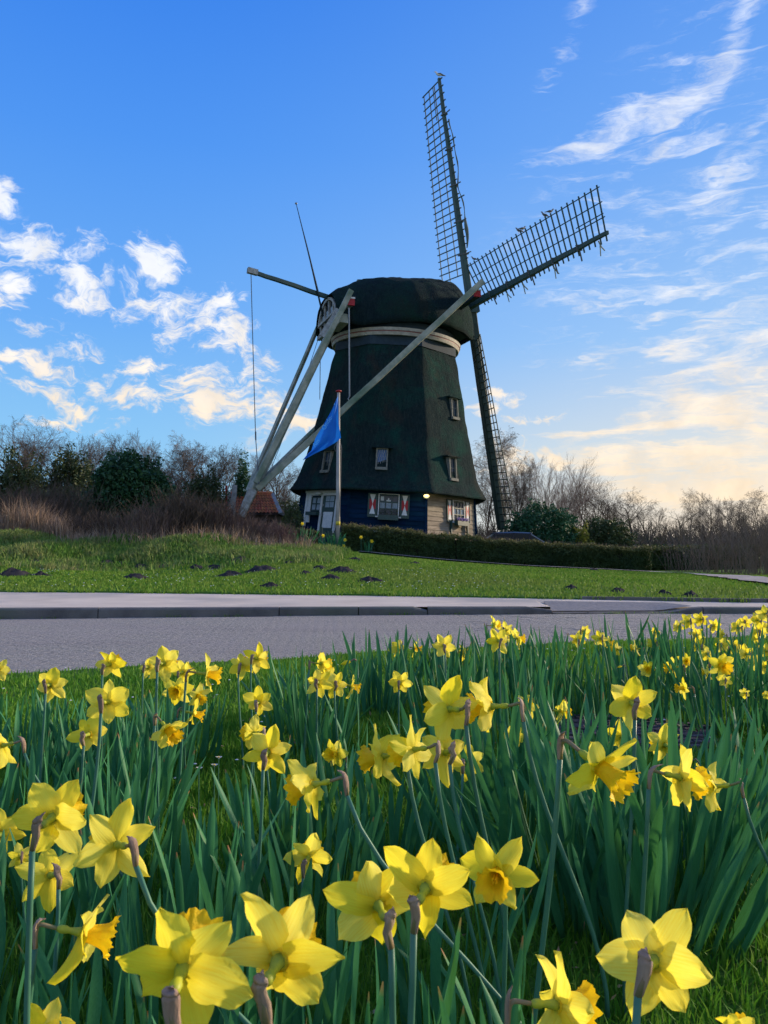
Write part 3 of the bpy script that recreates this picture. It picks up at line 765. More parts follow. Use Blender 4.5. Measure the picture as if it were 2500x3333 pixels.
core = []; cf = []
for k, z in enumerate((ZB, ZT + .25)):
    for fi in range(8):
        core.append(facept(fi, -1, z, -.04))
for k in range(8): cf.append((k, (k + 1) % 8, 8 + (k + 1) % 8, 8 + k))
tag(add('base_wall', core, cf, 'tar', mill))
for fi in (-2, -1, 0, 1, 2):
    matn = 'pale' if fi == 1 else 'tar'  # right-front face has paler, tanner boards than the others
    z = ZB + .12 * (fi % 2)
    while z < ZT:
        hgt = random.uniform(.225, .27); z2 = min(z + hgt, ZT + .1)
        cut = random.choice([None, random.uniform(-.6, .6)]) if fi in (0, 1) else None
        segs = [(-1, 1)] if cut is None else [(-1, cut - .002), (cut + .002, 1)]
        for a, b in segs:
            v = [facept(fi, a, z, .045), facept(fi, b, z, .045), facept(fi, b, z2 + .012, .014), facept(fi, a, z2 + .012, .014),
                 facept(fi, a, z, -.02), facept(fi, b, z, -.02), facept(fi, b, z2 + .012, -.02), facept(fi, a, z2 + .012, -.02)]
            o = add('plank', v, [(0, 1, 2, 3), (0, 4, 5, 1), (0, 3, 7, 4), (1, 5, 6, 2), (3, 2, 6, 7)], matn, mill)
        z = z2
# corner boards
for fi, m_ in ((-1, 'tar'), (0, 'tar'), (1, 'tar')):
    MB().beam(facept(fi, 1, ZB, .05), facept(fi, 1, ZT, .05), .13, .07, up=(0, -1, 0)).out('corner_board', m_, mill)
MB().beam(facept(-1, -1, ZB, .05), facept(-1, -1, ZT, .05), .13, .07, up=(0, -1, 0)).out('corner_board', 'tar', mill)


class Face:
    """local frame on a wall face: x across (m), z up (m), o outwards"""
    def __init__(s, fi, kind='wall'): s.fi = fi; s.kind = kind
    def p(s, x, z, o=0.0):
        if s.kind == 'wall':
            hw = wallr(z) * math.sin(math.pi / 8); return facept(s.fi, x / hw, z, .05 + o)
        th = s.fi * math.pi / 4; Rr = pr(z); ap = Rr * math.cos(math.pi / 8) + o
        return lean((MC.x + math.sin(th) * ap + math.cos(th) * x, MC.y - math.cos(th) * ap + math.sin(th) * x, z))
    def slab(s, b, x0, x1, z0, z1, o0, o1):
        n = len(b.v)
        for o in (o0, o1):
            for (x, z) in ((x0, z0), (x1, z0), (x1, z1), (x0, z1)): b.v.append(s.p(x, z, o))
        for q in ((4, 5, 6, 7), (0, 1, 5, 4), (1, 2, 6, 5), (2, 3, 7, 6), (3, 0, 4, 7)): b.f.append(tuple(n + i for i in q))
        return b
    def poly(s, b, pts, o):
        n = len(b.v)
        for x, z in pts: b.v.append(s.p(x, z, o))
        b.f.append(tuple(range(n, n + len(pts)))); return b


def shutter(fc, x0, x1, z0, z1, parent, lab=None):
    b = MB(); fc.slab(b, x0, x1, z0, z1, .02, .06); sh = b.out('shutter', 'green', parent)
    w_ = x1 - x0; cx = (x0 + x1) / 2; m = .10 * w_; zz0 = z0 + .13 * (z1 - z0); zz1 = z1 - .06; cz = (zz0 + zz1) / 2; a = w_ / 2 - .20 * w_
    q = lambda P: fc.poly(MB(), P, .0635).out
    b = MB(); fc.poly(b, [(cx - a, zz1), (cx, cz), (cx + a, zz1)][::-1], .0635); fc.poly(b, [(cx - a, zz0), (cx + a, zz0), (cx, cz)], .0635); b.out('white_hourglass', 'white', sh)
    h = (zz1 - zz0) * .25
    b = MB()
    fc.poly(b, [(cx - a - .015, cz - h), (cx - a * .5, cz - h), (cx, cz), (cx - a * .5, cz + h), (cx - a - .015, cz + h)], .062)
    fc.poly(b, [(cx + a + .015, cz - h), (cx + a + .015, cz + h), (cx + a * .5, cz + h), (cx, cz), (cx + a * .5, cz - h)], .062); b.out('red_triangle', 'red', sh)
    b = MB()
    for (xa, xb, za, zb) in ((x0, x0 + .05, z0, z1), (x1 - .05, x1, z0, z1), (x0 + .05, x1 - .05, z0, z0 + .06), (x0 + .05, x1 - .05, z1 - .05, z1)): fc.slab(b, xa, xb, za, zb, .06, .08)
    b.out('shutter_frame', 'green', sh)


def sashwin(fi, cx, z0, z1, hw, parent, plants):
    fc = Face(fi); b = MB()
    fc.slab(b, cx - hw, cx + hw, z0, z1, .0, .02); win = b.out('window', 'glass', parent)
    b = MB(); fc.slab(b, cx - hw - .05, cx - hw, z0 - .02, z1 + .03, 0, .07); fc.slab(b, cx + hw, cx + hw + .05, z0 - .02, z1 + .03, 0, .07); fc.slab(b, cx - hw - .05, cx + hw + .05, z1 + .03, z1 + .06, 0, .07)
    b.out('window_frame', 'white', win)
    b = MB(); H = z1 - z0
    for k in range(1, 3): fc.slab(b, cx - hw + 2 * hw * k / 3 - .016, cx - hw + 2 * hw * k / 3 + .016, z0, z1, .03, .055)
    for t in (.0, .34, .66, .97): fc.slab(b, cx - hw, cx + hw, z0 + H * t - (.0 if t == 0 else .018), z0 + H * t + (.03), .028, .058)
    fc.slab(b, cx - hw, cx - hw + .035, z0, z1, .03, .055); fc.slab(b, cx + hw - .035, cx + hw, z0, z1, .03, .055)
    b.out('glazing_bars', 'green', win)
    for k in range(3):
        xa = cx - hw + 2 * hw * k / 3 + .03; xb = xa + 2 * hw / 3 - .06; b = MB()
        for q in range(6): fc.slab(b, xa + (xb - xa) * q / 6, xa + (xb - xa) * (q + .8) / 6, z0 + H * .37, z0 + H * .63, .021, .024 + .006 * (q % 2))
        b.out('lace_curtain', 'curtain', win)
    b = MB(); fc.slab(b, cx - hw - .16, cx + hw + .16, z0 - .08, z0 - .02, 0, .12); b.out('window_sill', 'white', win)
    # flower box
    b = MB(); fc.slab(b, cx - hw - .03, cx + hw + .03, z0 - .20, z0 + .04, .13, .36); bx = b.out('flower_box', 'green', parent)
    b = MB(); r_ = random.Random(fi + 5)
    N = 420
    for _ in range(N):
        x = cx + r_.uniform(-hw, hw); c = fc.p(x, z0 + .04 + r_.uniform(0, .30 if fi == 0 else .10), r_.uniform(.14, .36)); s = r_.uniform(.025, .05)
        d = Vector((r_.gauss(0, 1), r_.gauss(0, 1), r_.gauss(0, 1))).normalized(); e = d.cross(Vector((r_.gauss(0, 1), 0, 1))).normalized()
        n = len(b.v); b.v += [c - e * s * .4, c + d * s, c + e * s * .4, c - d * s * .3]; b.f.append((n, n + 1, n + 2, n + 3))
    b.out('box_plants', 'ivy', bx)['kind'] = 'stuff'
    if plants:
        b = MB()
        for _ in range(130):
            x = cx + r_.uniform(-hw - .03, hw + .03); c = fc.p(x, z0 + .06 + r_.uniform(0, .13), r_.uniform(.2, .40)); s = r_.uniform(.02, .035)
            b.ell(c, (s, s, s * .7), 5, 3)
        b.out('purple_flowers', 'purple', bx)['kind'] = 'stuff'
    return fc, win


# front window with shutters
fcF, wF = sashwin(0, .04, 2.40, 3.46, .48, mill, False)
shutter(fcF, -1.0, -.53, 2.32, 3.52, mill); shutter(fcF, .61, 1.08, 2.32, 3.52, mill)
b = MB(); fcF.slab(b, -.37, -.21, 3.17, 3.37, .0225, .0265); b.out('paper_notice', 'paper', wF)
b = MB(); fcF.slab(b, -.08, .14, 3.13, 3.21, .0225, .0265); fcF.slab(b, -.01, .06, 3.21, 3.30, .0225, .0265); b.out('paper_notice', 'paper', wF)
fcR, wR = sashwin(1, .50, 2.36, 3.40, .42, mill, True)
shutter(fcR, -.43, -.02, 2.28, 3.48, mill); shutter(fcR, 1.02, 1.43, 2.28, 3.48, mill)
for x in (-.22, 1.12):
    b = MB(); fcR.slab(b, x, x + .09, 1.1, 2.28, .02, .12); b.out('support_post', 'green', mill)
# door set on the left face
fcL = Face(-1); b = MB()
for xa, xb, za, zb, o in ((-1.38, -1.24, 1.75, 3.50, .10), (1.02, 1.14, 1.30, 3.50, .10), (-1.42, 1.18, 3.50, 3.62, .14), (-1.24, 1.02, 3.36, 3.50, .09), (-.14, -.02, 1.30, 3.36, .10), (-1.24, -.96, 1.95, 3.36, .07)): fcL.slab(b, xa, xb, za, zb, 0, o)
fr = b.out('door_frame', 'white', mill)
b = MB(); fcL.slab(b, -.02, 1.02, 1.30, 3.36, .0, .04); dr = b.out('door', 'green', mill)
b = MB()
for x in (.20, .54):
    for z in (2.74, 3.05): fcL.slab(b, x, x + .30, z, z + .27, .041, .046)
b.out('door_pane', 'curtain', dr)
b = MB(); fcL.slab(b, .14, .86, 1.68, 2.50, .041, .055); b.out('door_panel', 'white', dr)
b = MB(); fcL.slab(b, .03, .08, 2.80, 2.92, .041, .07); fcL.slab(b, .04, .07, 2.30, 2.46, .041, .09); b.out('door_handle', 'metal', dr)
b = MB(); fcL.slab(b, 1.05, 1.10, 2.93, 3.02, .102, .108); b.out('number_plate', 'paper', fr)
b = MB(); fcL.slab(b, -.96, -.14, 2.55, 3.30, .0, .02); wl = b.out('window', 'glass', mill)
b = MB()
for xa, xb, za, zb in ((-.96, -.89, 2.55, 3.30), (-.21, -.14, 2.55, 3.30), (-.58, -.53, 2.55, 3.30), (-.96, -.14, 2.55, 2.61), (-.96, -.14, 3.24, 3.30), (-.96, -.14, 2.90, 2.95)): fcL.slab(b, xa, xb, za, zb, .021, .05)
b.out('glazing_bars', 'green', wl)
b = MB()
for x in (-.87, -.50):
    for z in (2.62, 2.96): fcL.slab(b, x, x + .26, z, z + .27, .0205, .024)
b.out('lace_curtain', 'curtain', wl)
b = MB(); fcL.slab(b, -1.0, -.12, 2.32, 2.50, .1, .32); b.out('flower_box', 'green', mill)
b = MB(); b.ell(fcL.p(-.2, 3.46, .25), (.2, .12, .07), 10, 6); b.out('door_lamp', 'white', mill, True)
# lit lamp under the eave at the corner
b = MB(); c = facept(0, 1, 3.50, .22); b.ell(c, (.15, .12, .085), 12, 6); la = b.out('wall_lamp', 'lamp', mill, True)
b = MB(); b.ell(c + Vector((0, .04, -.11)), (.17, .14, .05), 10, 5); b.out('lamp_base', 'metal', la, True)
ld = bpy.data.lights.new('lamp_light', 'POINT'); ld.energy = 6; ld.color = (1, .75, .35); ld.shadow_soft_size = .1
lo_ = bpy.data.objects.new('lamp_light', ld); COL.objects.link(lo_); lo_.parent = mill; lo_.location = c + Vector((0, -.25, .05)) - ORG['windmill']
# red fire box beside the door, downpipe
b = MB(); fcF.slab(b, -1.3, -1.15, 1.3, 1.5, .02, .06)


# windows in the thatch
def thwin(fi, cx, zc, w_, h_, glassm, leaded=False):
    fc = Face(fi, 'th'); z0, z1 = zc - h_ / 2, zc + h_ / 2
    base_o = max(pr(z0) - pr(z1), 0) * math.cos(math.pi / 8)
    b = MB()
    def sl(b, xa, xb, za, zb, o0, o1):
        n = len(b.v); ap0 = pr(z0 + .1) * math.cos(math.pi / 8); th = fi * math.pi / 4
        k = lambda x, z, o: lean((MC.x + math.sin(th) * (ap0 + o - (z - z0) * .12) + math.cos(th) * x, MC.y - math.cos(th) * (ap0 + o - (z - z0) * .12) + math.sin(th) * x, z))
        for o in (o0, o1):
            for (x, z) in ((xa, za), (xb, za), (xb, zb), (xa, zb)): b.v.append(k(x, z, o))
        for q in ((4, 5, 6, 7), (0, 1, 5, 4), (1, 2, 6, 5), (2, 3, 7, 6), (3, 0, 4, 7)): b.f.append(tuple(n + i for i in q))
        return b
    hw = w_ / 2
    wi = sl(b, cx - hw, cx + hw, z0, z1, -.15, .03).out('thatch_window', glassm, mill)
    b = MB(); sl(b, cx - hw - .07, cx - hw, z0 - .02, z1 + .05, -.15, .14); sl(b, cx + hw, cx + hw + .07, z0 - .02, z1 + .05, -.15, .14); sl(b, cx - hw, cx + hw, z1, z1 + .05, -.15, .14)
    b.out('window_frame', 'frame', wi)
    b = MB(); sl(b, cx - hw - .08, cx + hw + .08, z0 - .16, z0 - .02, -.12, .22); b.out('window_sill', 'frame', wi)
    b = MB(); sl(b, cx - hw - .30, cx + hw + .30, z1 + .05, z1 + .11, -.2, .26); b.out('window_hood', 'thatch', wi)
    if leaded:
        b = MB()
        for i in range(-3, 5):
            for sg in (1, -1):
                pts = []
                for t in (0, 1):
                    z = z0 + h_ * t; x = cx + sg * (-hw + (i + t * 2.2) * w_ / 4)
                    pts.append((x, z))
                (xa, za), (xb, zb) = pts
                # clip to the pane
                if xa == xb: continue
                ts = sorted([max(0, min(1, (cx - hw - xa) / (xb - xa))), max(0, min(1, (cx + hw - xa) / (xb - xa)))])
                if ts[1] - ts[0] < .05: continue
                A = (xa + (xb - xa) * ts[0], za + (zb - za) * ts[0]); B_ = (xa + (xb - xa) * ts[1], za + (zb - za) * ts[1])
                th = fi * math.pi / 4; ap0 = pr(z0 + .1) * math.cos(math.pi / 8)
                k = lambda x, z, o: lean((MC.x + math.sin(th) * (ap0 + o - (z - z0) * .12) + math.cos(th) * x, MC.y - math.cos(th) * (ap0 + o - (z - z0) * .12) + math.sin(th) * x, z))
                b.beam(k(*A, .04), k(*B_, .04), .012, .012)
        b.out('leading', 'metal', wi)
    b = MB(); sl(b, cx - .015, cx + .015, z0, z1, .03, .05); sl(b, cx - hw, cx + hw, zc - .015, zc + .015, .03, .05)
    if not leaded: b.out('glazing_bars', 'frame', wi)


thwin(0, -.42, 5.30, .46, .90, 'glassblue', True)
thwin(-1, .15, 5.15, .46, .95, 'glass'); thwin(1, -.18, 5.10, .42, 1.02, 'glass'); thwin(1, .62, 8.42, .40, .95, 'glass')

# fascia, ring
def ringband(name, r0, r1, z0, z1, mat, octag=False, n=96):
    vs = []; fs = []
    for r, z in ((r0, z0), (r1, z1), (r1 - .15, z1), (r0 - .15, z0)):
        for j in range(n):
            th = 2 * math.pi * j / n; rr = octr(th, r, .1) if octag else r
            vs.append(lean((MC.x + rr * math.sin(th), MC.y - rr * math.cos(th), z)))
    for k in range(4):
        for j in range(n): fs.append((k * n + j, k * n + (j + 1) % n, ((k + 1) % 4) * n + (j + 1) % n, ((k + 1) % 4) * n + j))
    return add(name, vs, fs, mat, mill, False)


ringband('fascia_board', 3.60, 3.56, 11.42, 11.90, 'fascia', True)
ringband('lower_ring_band', 3.55, 3.60, 11.90, 12.06, 'ringwhite'); ringband('red_ring_band', 3.60, 3.60, 12.06, 12.12, 'redw'); ringband('upper_ring_band', 3.63, 3.66, 12.12, 12.27, 'ringwhite')
ringband('curb_ring', 3.3, 3.3, 12.2, 12.7, 'fascia')

# ---- cap
TA = R(69.3); NH = Vector((math.sin(TA), math.cos(TA), 0)); E1 = Vector((math.cos(TA), -math.sin(TA), 0)); CC = Vector((.52, 44, 0))
cp = lambda s, u, z: CC + NH * s + E1 * u + Vector((0, 0, z))
CS = [(-3.98, 1.95, 14.55, 12.95), (-3.5, 2.25, 14.95, 12.6), (-2.9, 2.65, 15.2, 12.4), (-2.07, 3.1, 15.6, 12.4), (-1.2, 3.55, 15.68, 12.5), (0, 3.85, 15.78, 12.58), (1.2, 3.75, 15.9, 12.6), (2.2, 3.4, 16.0, 12.55), (3.05, 2.85, 16.05, 12.5), (3.6, 2.35, 15.75, 12.45), (4.0, 1.95, 15.3, 12.45), (4.3, 1.6, 14.8, 12.6)]
ss = np.linspace(-3.98, 4.3, 46); q_ = [np.interp(ss, [c[0] for c in CS], [c[k] for c in CS]) for k in (1, 2, 3)]
NT_ = 40; vs = []; fs = []
for i, s in enumerate(ss):
    W_, H_, B_ = q_[0][i], q_[1][i], q_[2][i]
    for j in range(NT_ + 1):
        t = math.pi * j / NT_; cu, su = math.cos(t), math.sin(t)
        u = W_ * math.copysign(abs(cu) ** .78, cu); z = B_ + (H_ - B_) * (su ** .92)
        d = .07 * mn.noise(Vector((s * 1.1, u, z))) + .03 * mn.noise(Vector((s * 5, u * 5, z * 5)))
        vs.append(cp(s, u * (1 + d * .25), z + d * (1 if 0 < j < NT_ else .6)))
m_ = NT_ + 1
for i in range(len(ss) - 1):
    for j in range(NT_): fs.append((i * m_ + j, i * m_ + j + 1, (i + 1) * m_ + j + 1, (i + 1) * m_ + j))
# underside (hem turned in)
for i in range(len(ss) - 1):
    pass
n0 = len(vs)
for i, s in enumerate(ss):
    W_, B_ = q_[0][i], q_[2][i]
    for u in (W_ - .32, -W_ + .32): vs.append(cp(s, u, B_ + .05))
for i in range(len(ss) - 1):
    fs.append((i * m_, (i + 1) * m_, n0 + (i + 1) * 2, n0 + i * 2)); fs.append((i * m_ + NT_, n0 + i * 2 + 1, n0 + (i + 1) * 2 + 1, (i + 1) * m_ + NT_))
cap_ = add('thatched_cap', vs, fs, 'capthatch', mill, True)
# ridge boards
b = MB(); b.beam(cp(-2.15, 0, 15.68), cp(3.1, 0, 16.13), .22, .12, seg=8, wob=.01); b.out('ridge_board', 'green', mill)
b = MB(); b.box(cp(.3, 0, 15.95), (.35, .3, .22)); b.out('ridge_block', 'green', mill)
# inner floor closing the cap
b = MB(); fl = [cp(s, u, 12.75) for s, u in ((-3.6, 1.3), (-2, 2.7), (0, 3.4), (2, 3.0), (4, 1.5), (4, -1.5), (2, -3.0), (0, -3.4), (-2, -2.7), (-3.6, -1.3))]
tag(add('cap_floor', fl, [tuple(range(10))], 'fascia', mill))
# head boarding behind the sails
hp = [cp(4.22, 1.5 * math.cos(t), 12.6 + 2.1 * math.sin(t)) for t in np.linspace(0, math.pi, 9)]
add('head_boarding', hp, [tuple(range(9))], 'fascia', mill)
# tail gable: boarding, frame and windows
tp = [cp(-3.70, 1.85 * math.cos(t), 12.6 + 1.85 * math.sin(t)) for t in np.linspace(0, math.pi, 9)]
add('tail_boarding', tp, [tuple(range(9))], 'fascia', mill)
for u in (-1.45, -.65, .15, .95, 1.6):
    b = MB(); b.beam(cp(-3.82, u, 12.6), cp(-3.82, u, 14.35 - .22 * u * u), .12, .10, up=NH); b.out('gable_post', 'beamw', mill)
b = MB(); b.beam(cp(-3.88, -1.6, 13.35), cp(-3.88, 1.8, 13.35), .16, .12); b.beam(cp(-3.9, -1.7, 12.65), cp(-3.9, 1.9, 12.65), .18, .2); b.out('gable_rail', 'beamw', mill)
for u in (-1.05, -.25, .55, 1.27):
    b = MB(); b.box(cp(-3.76, u, 13.68), (.04, .5, .42), Matrix.Rotation(-TA + math.pi / 2, 3, 'Z')); b.out('gable_pane', 'curtain', mill)
b = MB()
for sg in (-1, 1):
    for k in range(6):
        t0, t1 = math.pi / 2 + sg * (math.pi / 2 - .25) * k / 6, math.pi / 2 + sg * (math.pi / 2 - .25) * (k + 1) / 6
        b.beam(cp(-3.9, 1.72 * math.cos(t0), 12.9 + 1.5 * math.sin(t0)), cp(-3.9, 1.72 * math.cos(t1), 12.9 + 1.5 * math.sin(t1)), .07, .14)
b.out('gable_barge_board', 'beamw', mill)

# ---- tail beams
def bm(name, p0, p1, w, h, mat='beam', w1=None, h1=None, up=(0, 0, 1), par=None):
    return MB().beam(p0, p1, w, h, up, w1, h1, seg=10, wob=.012).out(name, mat, par or mill)


LS = cp(2.9, 5.0, 13.95); LSf = cp(2.9, -5.0, 13.95); LS = at(1552, 958, 40.35)
ls = bm('long_cross_beam', LSf, LS, .34, .34, 'fascia')
b = MB(); dd = (LS - LSf).normalized(); b.beam(LS + dd * .003, LS + dd * .12, .36, .30); b.out('red_beam_end', 'red', ls)
b = MB(); b.beam(LS + dd * -.25 + Vector((0, 0, .21)), LS + dd * .14 + Vector((0, 0, .21)), .40, .06); b.out('white_beam_cap', 'white', ls)
SS = at(1140, 985, 40.25); SSf = cp(-3.2, -2.8, 13.3); s2 = bm('short_cross_beam', SSf, SS, .3, .32, 'beamw')
dd = (SS - SSf).normalized()
b = MB(); b.beam(SS + dd * .003, SS + dd * .12, .42, .34); b.out('red_beam_end', 'red', s2)
b = MB(); b.beam(SS - dd * .25 + Vector((0, 0, .22)), SS + dd * .14 + Vector((0, 0, .22)), .46, .08); b.out('white_beam_cap', 'white', s2)
bm('long_brace', at(1572, 915, 39.9), at(838, 1592, 38.6), .22, .30)
bm('long_brace', cp(2.9, -5.1, 14.0), at(842, 1580, 38.9), .26, .30)
bm('short_brace', at(1143, 945, 40.1), at(832, 1572, 38.35), .20, .28)
bm('short_brace', at(1036, 1062, 45.2), at(806, 1600, 38.95), .18, .22)
tpole = bm('tail_pole', at(1088, 1055, 42.3), at(815, 1612, 38.65), .30, .34, w1=.34, h1=.40)
bm('tail_pole_foot', at(824, 1592, 38.6), at(785, 1680, 38.6), .36, .44, 'beamw', .30, .36)
b = MB(); P0 = at(1104, 1008, 40.6); P1 = at(1052, 1098, 40.4); b.beam(P0, P1, .34, .09, up=(0, -1, 0), w1=.5); b.out('gusset_board', 'beamw', mill)
b = MB(); P0 = at(1120, 1035, 40.2); P1 = at(1088, 1065, 41.2); b.beam(P0, P1, .5, .5); b.out('corbel_block', 'beam', mill)
# brake lever, staff, ropes
bm('brake_lever', cp(-3.3, 0, 14.45), at(806, 879, 39.9), .20, .24, 'darkwood', .16, .2)
b = MB(); e0 = at(806, 879, 39.9); e1 = at(838, 888, 40.15); b.beam(e0, e1, .24, .28); b.out('lever_end', 'beamw', mill)
MB().tube([at(1052, 1030, 42.2), at(1010, 848, 41.7), at(964, 663, 41.2)], [.06, .045, .02], 6).out('thin_staff', 'fascia', mill, True)
MB().tube([at(1040, 960, 42.2), at(1000, 800, 41.7), at(965, 668, 41.2)], [.012] * 3, 4).out('staff_line', 'rope', mill)
MB().ell(at(964, 662, 41.2), (.07, .07, .06)).out('staff_knob', 'metal', mill, True)
MB().tube([at(1136, 1002, 40.3), at(1138, 1290, 40.3)], [.045] * 2, 6).out('hanging_rod', 'metal', mill)
MB().tube([at(1138, 1290, 40.3), at(1133, 1298, 40.2), at(1138, 1306, 40.2)], [.03] * 3, 5).out('rod_hook', 'metal', mill)
MB().tube([at(1043, 1135, 42), at(1041, 1300, 42)], [.02] * 2, 5).out('hanging_rope', 'rope', mill)
MB().tube([at(817, 886, 39.95), at(824, 1150, 40), at(832, 1420, 40.1), at(838, 1510, 39.3), at(842, 1575, 38.2)], [.022] * 5, 5).out('brake_rope', 'rope', mill)
b = MB(); b.tube([at(832, 1405, 40.1), at(832.5, 1432, 40.1)], [.04] * 2, 6).out('rope_block', 'rope', mill)
MB().tube([at(1040, 1090, 42.5), at(975, 1290, 42), at(875, 1545, 41.4)], [.015] * 3, 4).out('stay_rope', 'rope', mill)
MB().tube([at(1546, 985, 46), at(1545, 1080, 46), at(1543, 1180, 46)], [.018, .018, .035], 5).out('hub_rope', 'rope', mill)
b = MB(); b.beam(at(1543, 983, 46), at(1572, 983, 46), .05, .05).out('hub_bracket', 'darkwood', mill)

# ---- windshaft and sails (plane fitted to hub and the three visible tips)
TT = R(9.75); PHI = R(-2.3); LNG = 13.28
NN = Vector((math.sin(TA) * math.cos(TT), math.cos(TA) * math.cos(TT), math.sin(TT))); UPV = E1.cross(NN); UPV = UPV if UPV.z > 0 else -UPV
HUB = Vector((4.995, 45.76, 14.94))
sh = MB(); sh.tube([HUB - NN * 2.2, HUB - NN * .5, HUB + NN * .45], [.33, .36, .36], 12); wsh = sh.out('windshaft', 'darkwood', mill, True)
b = MB(); b.beam(HUB - NN * .42, HUB + NN * .5, .72, .72, up=UPV); b.out('poll_end', 'darkwood', wsh)
armU = math.cos(PHI) * UPV - math.sin(PHI) * E1; armR = math.cos(PHI) * E1 + math.sin(PHI) * UPV


def sail(arm, trail, off, matn, furl):
    H0 = HUB + NN * off
    back = -NN
    st = MB().beam(H0, H0 + arm * LNG, .40 if matn == 'darkwood' else .52, .38 if matn == 'darkwood' else .5, up=NN, w1=.17 if matn == 'darkwood' else .42, h1=.15 if matn == 'darkwood' else .36, seg=12, wob=.008).out('sail', matn, mill)
    dirt = lambda r: (trail * math.cos(tw(r)) + back * math.sin(tw(r))).normalized()
    tw = lambda r: R(24) - R(20) * r / LNG
    r0, r1 = 2.0, LNG - .12; NBR = 28; wdt = 2.0
    for i in range(NBR):
        r = r0 + (r1 - r0) * i / (NBR - 1); c = H0 + arm * r; d = dirt(r)
        j = random.uniform(-.015, .015)
        MB().beam(c - d * (.34 + j), c + d * (wdt + .08 + j), .055, .05, up=NN).out('lattice_bar', matn, st)
    for k, wv in enumerate((.7, 1.34, 1.97)):
        ra = r0 - .1 if k else r0 + .5
        pts = [H0 + arm * r + dirt(r) * wv + NN * .05 for r in np.linspace(ra if k != 0 else r0 + .0, r1 + .08, 14)]
        b = MB(); b.tube(pts, [.03] * 14, 4); b.out('lattice_lath', matn, st)
    pts = [H0 + arm * r + dirt(r) * .86 + NN * .05 for r in np.linspace(r1 - 1.9, r1 + .02, 4)]
    MB().tube(pts, [.028] * 4, 4).out('lattice_lath', matn, st)
    # clamps round the stock and pins on the leading side
    for r in (3.1, 5.0, 7.1, 9.2, 11.2):
        c = H0 + arm * r; d = dirt(r); wv = .40 - .23 * r / LNG + .07
        b = MB(); b.box(c, (.07, wv, wv), Matrix((arm, d, NN)).transposed()); b.beam(c, c - d * .62, .05, .05, up=NN); b.out('stock_clamp', 'rope', st)
    if furl == 1:
        pts = []; rad = []
        for t in np.linspace(0, 1, 30):
            r = 3.4 + t * 7.4; pts.append(H0 + arm * r - dirt(r) * (.30 + .22 * abs(math.sin(t * math.pi * 2.1)) + .05 * math.sin(t * 23)) + NN * .05); rad.append(.035 + .10 * max(0, 1 - abs(t - .13) * 9) + .012 * math.sin(t * 40))
        b = MB(); b.tube(pts, rad, 6); b.out('furled_sailcloth', 'cloth', st, True)
        for r in (6.3, 9.6):
            c = H0 + arm * r; d = dirt(r); b = MB(); b.beam(c - d * .1, c - d * .75, .06, .05); b.out('cloth_pin', matn, st)
    if furl == 2:
        for r in (4.4, 6.1, 9.0, 12.6):
            c = H0 + arm * r; d = dirt(r); e = c - d * .55
            b = MB(); b.tube([c - d * .15, c - d * .45 + arm * .12, e + arm * .28 - d * .1], [.035, .03, .03], 5); b.tube([c - d * .35 + arm * .05, e - arm * .05 - d * .25], [.03, .025], 5); b.out('cleat', 'beam', st)
    return st


sail(armU, -armR, .12, 'darkwood', 1); sail(armR, armU, -.16, 'darkwood', 2); sail(-armU, armR, .12, 'bark_stock', 0); sail(-armR, -armU, -.16, 'darkwood', 0)


# ---- birds
def bird(label, p, s, yaw, kind):
    root = empty('bird', p, label, 'bird', 'birds perched on the sails' if kind != 'black' else None)
    Mz = Matrix.Rotation(yaw, 3, 'Z'); m1 = {'gull': 'gullw', 'pigeon': 'bird', 'black': 'black'}[kind]; m2 = {'gull': 'bird', 'pigeon': 'bird', 'black': 'black'}[kind]
    P = Vector(p); L = lambda x, y, z: P + Mz @ (Vector((x, y, z)) * s)
    b = MB(); b.tube([L(-.42, 0, .24), L(-.3, 0, .28), L(-.12, 0, .30), (L(.08, 0, .34)), L(.20, 0, .42), L(.27, 0, .53), L(.33, 0, .585), L(.40, 0, .585)], [x * s for x in (.02, .06, .12, .13, .10, .065, .075, .035)], 10); b.out('body', m1, root, True)
    b = MB(); b.tube([L(.38, 0, .585), L(.50, 0, .565)], [.025 * s, .006 * s], 6); b.out('beak', 'beak', root, True)
    for sg in (-1, 1):
        b = MB(); b.tube([L(.14, sg * .10, .36), L(-.1, sg * .115, .34), L(-.35, sg * .05, .27), L(-.55, sg * .02, .22)], [.04 * s, .075 * s, .05 * s, .01 * s], 6); b.out('wing', m2, root, True)
        b = MB(); b.tube([L(.02, sg * .04, .22), L(.03, sg * .04, 0)], [.012 * s] * 2, 4); b.out('leg', 'beak', root)
    b = MB(); n = 0; b.tube([L(-.36, 0, .26), L(-.62, 0, .19)], [.05 * s, .035 * s], 6); b.out('tail', m2, root, True)
    return root


tipU = HUB + NN * .12 + armU * LNG
bird('white and grey gull standing on the tip of the upright sail', tipU + Vector((0, 0, .02)), .62, R(180), 'gull')


def hem(r): 
    tw = R(24) - R(20) * r / LNG; d = armU * math.cos(tw) - NN * math.sin(tw)
    return HUB - NN * .16 + armR * r + d * 2.02 + NN * .05 + Vector((0, 0, .03))


bird('grey pigeon perched nearest the tip on the outer edge of the right-hand sail', hem(9.75), .45, R(10), 'pigeon')
bird('grey pigeon just inward of the one nearest the tip, same sail edge', hem(9.3), .45, R(200), 'pigeon')
bird('dark pigeon on the middle of the slanting sail edge, facing outward', hem(7.45), .45, R(20), 'pigeon')
bird('dark pigeon close behind the middle one on the slanting sail edge', hem(7.15), .45, R(190), 'pigeon')
bird('grey pigeon alone near the inner end of the slanting sail', hem(2.75), .42, R(185), 'pigeon')
p = ground(823, 1768); p = Vector((p.x, p.y, gzf(p.x, p.y)))
bird('black crow standing in the grass before the reddish shrubs', p, .75, R(150), 'black')

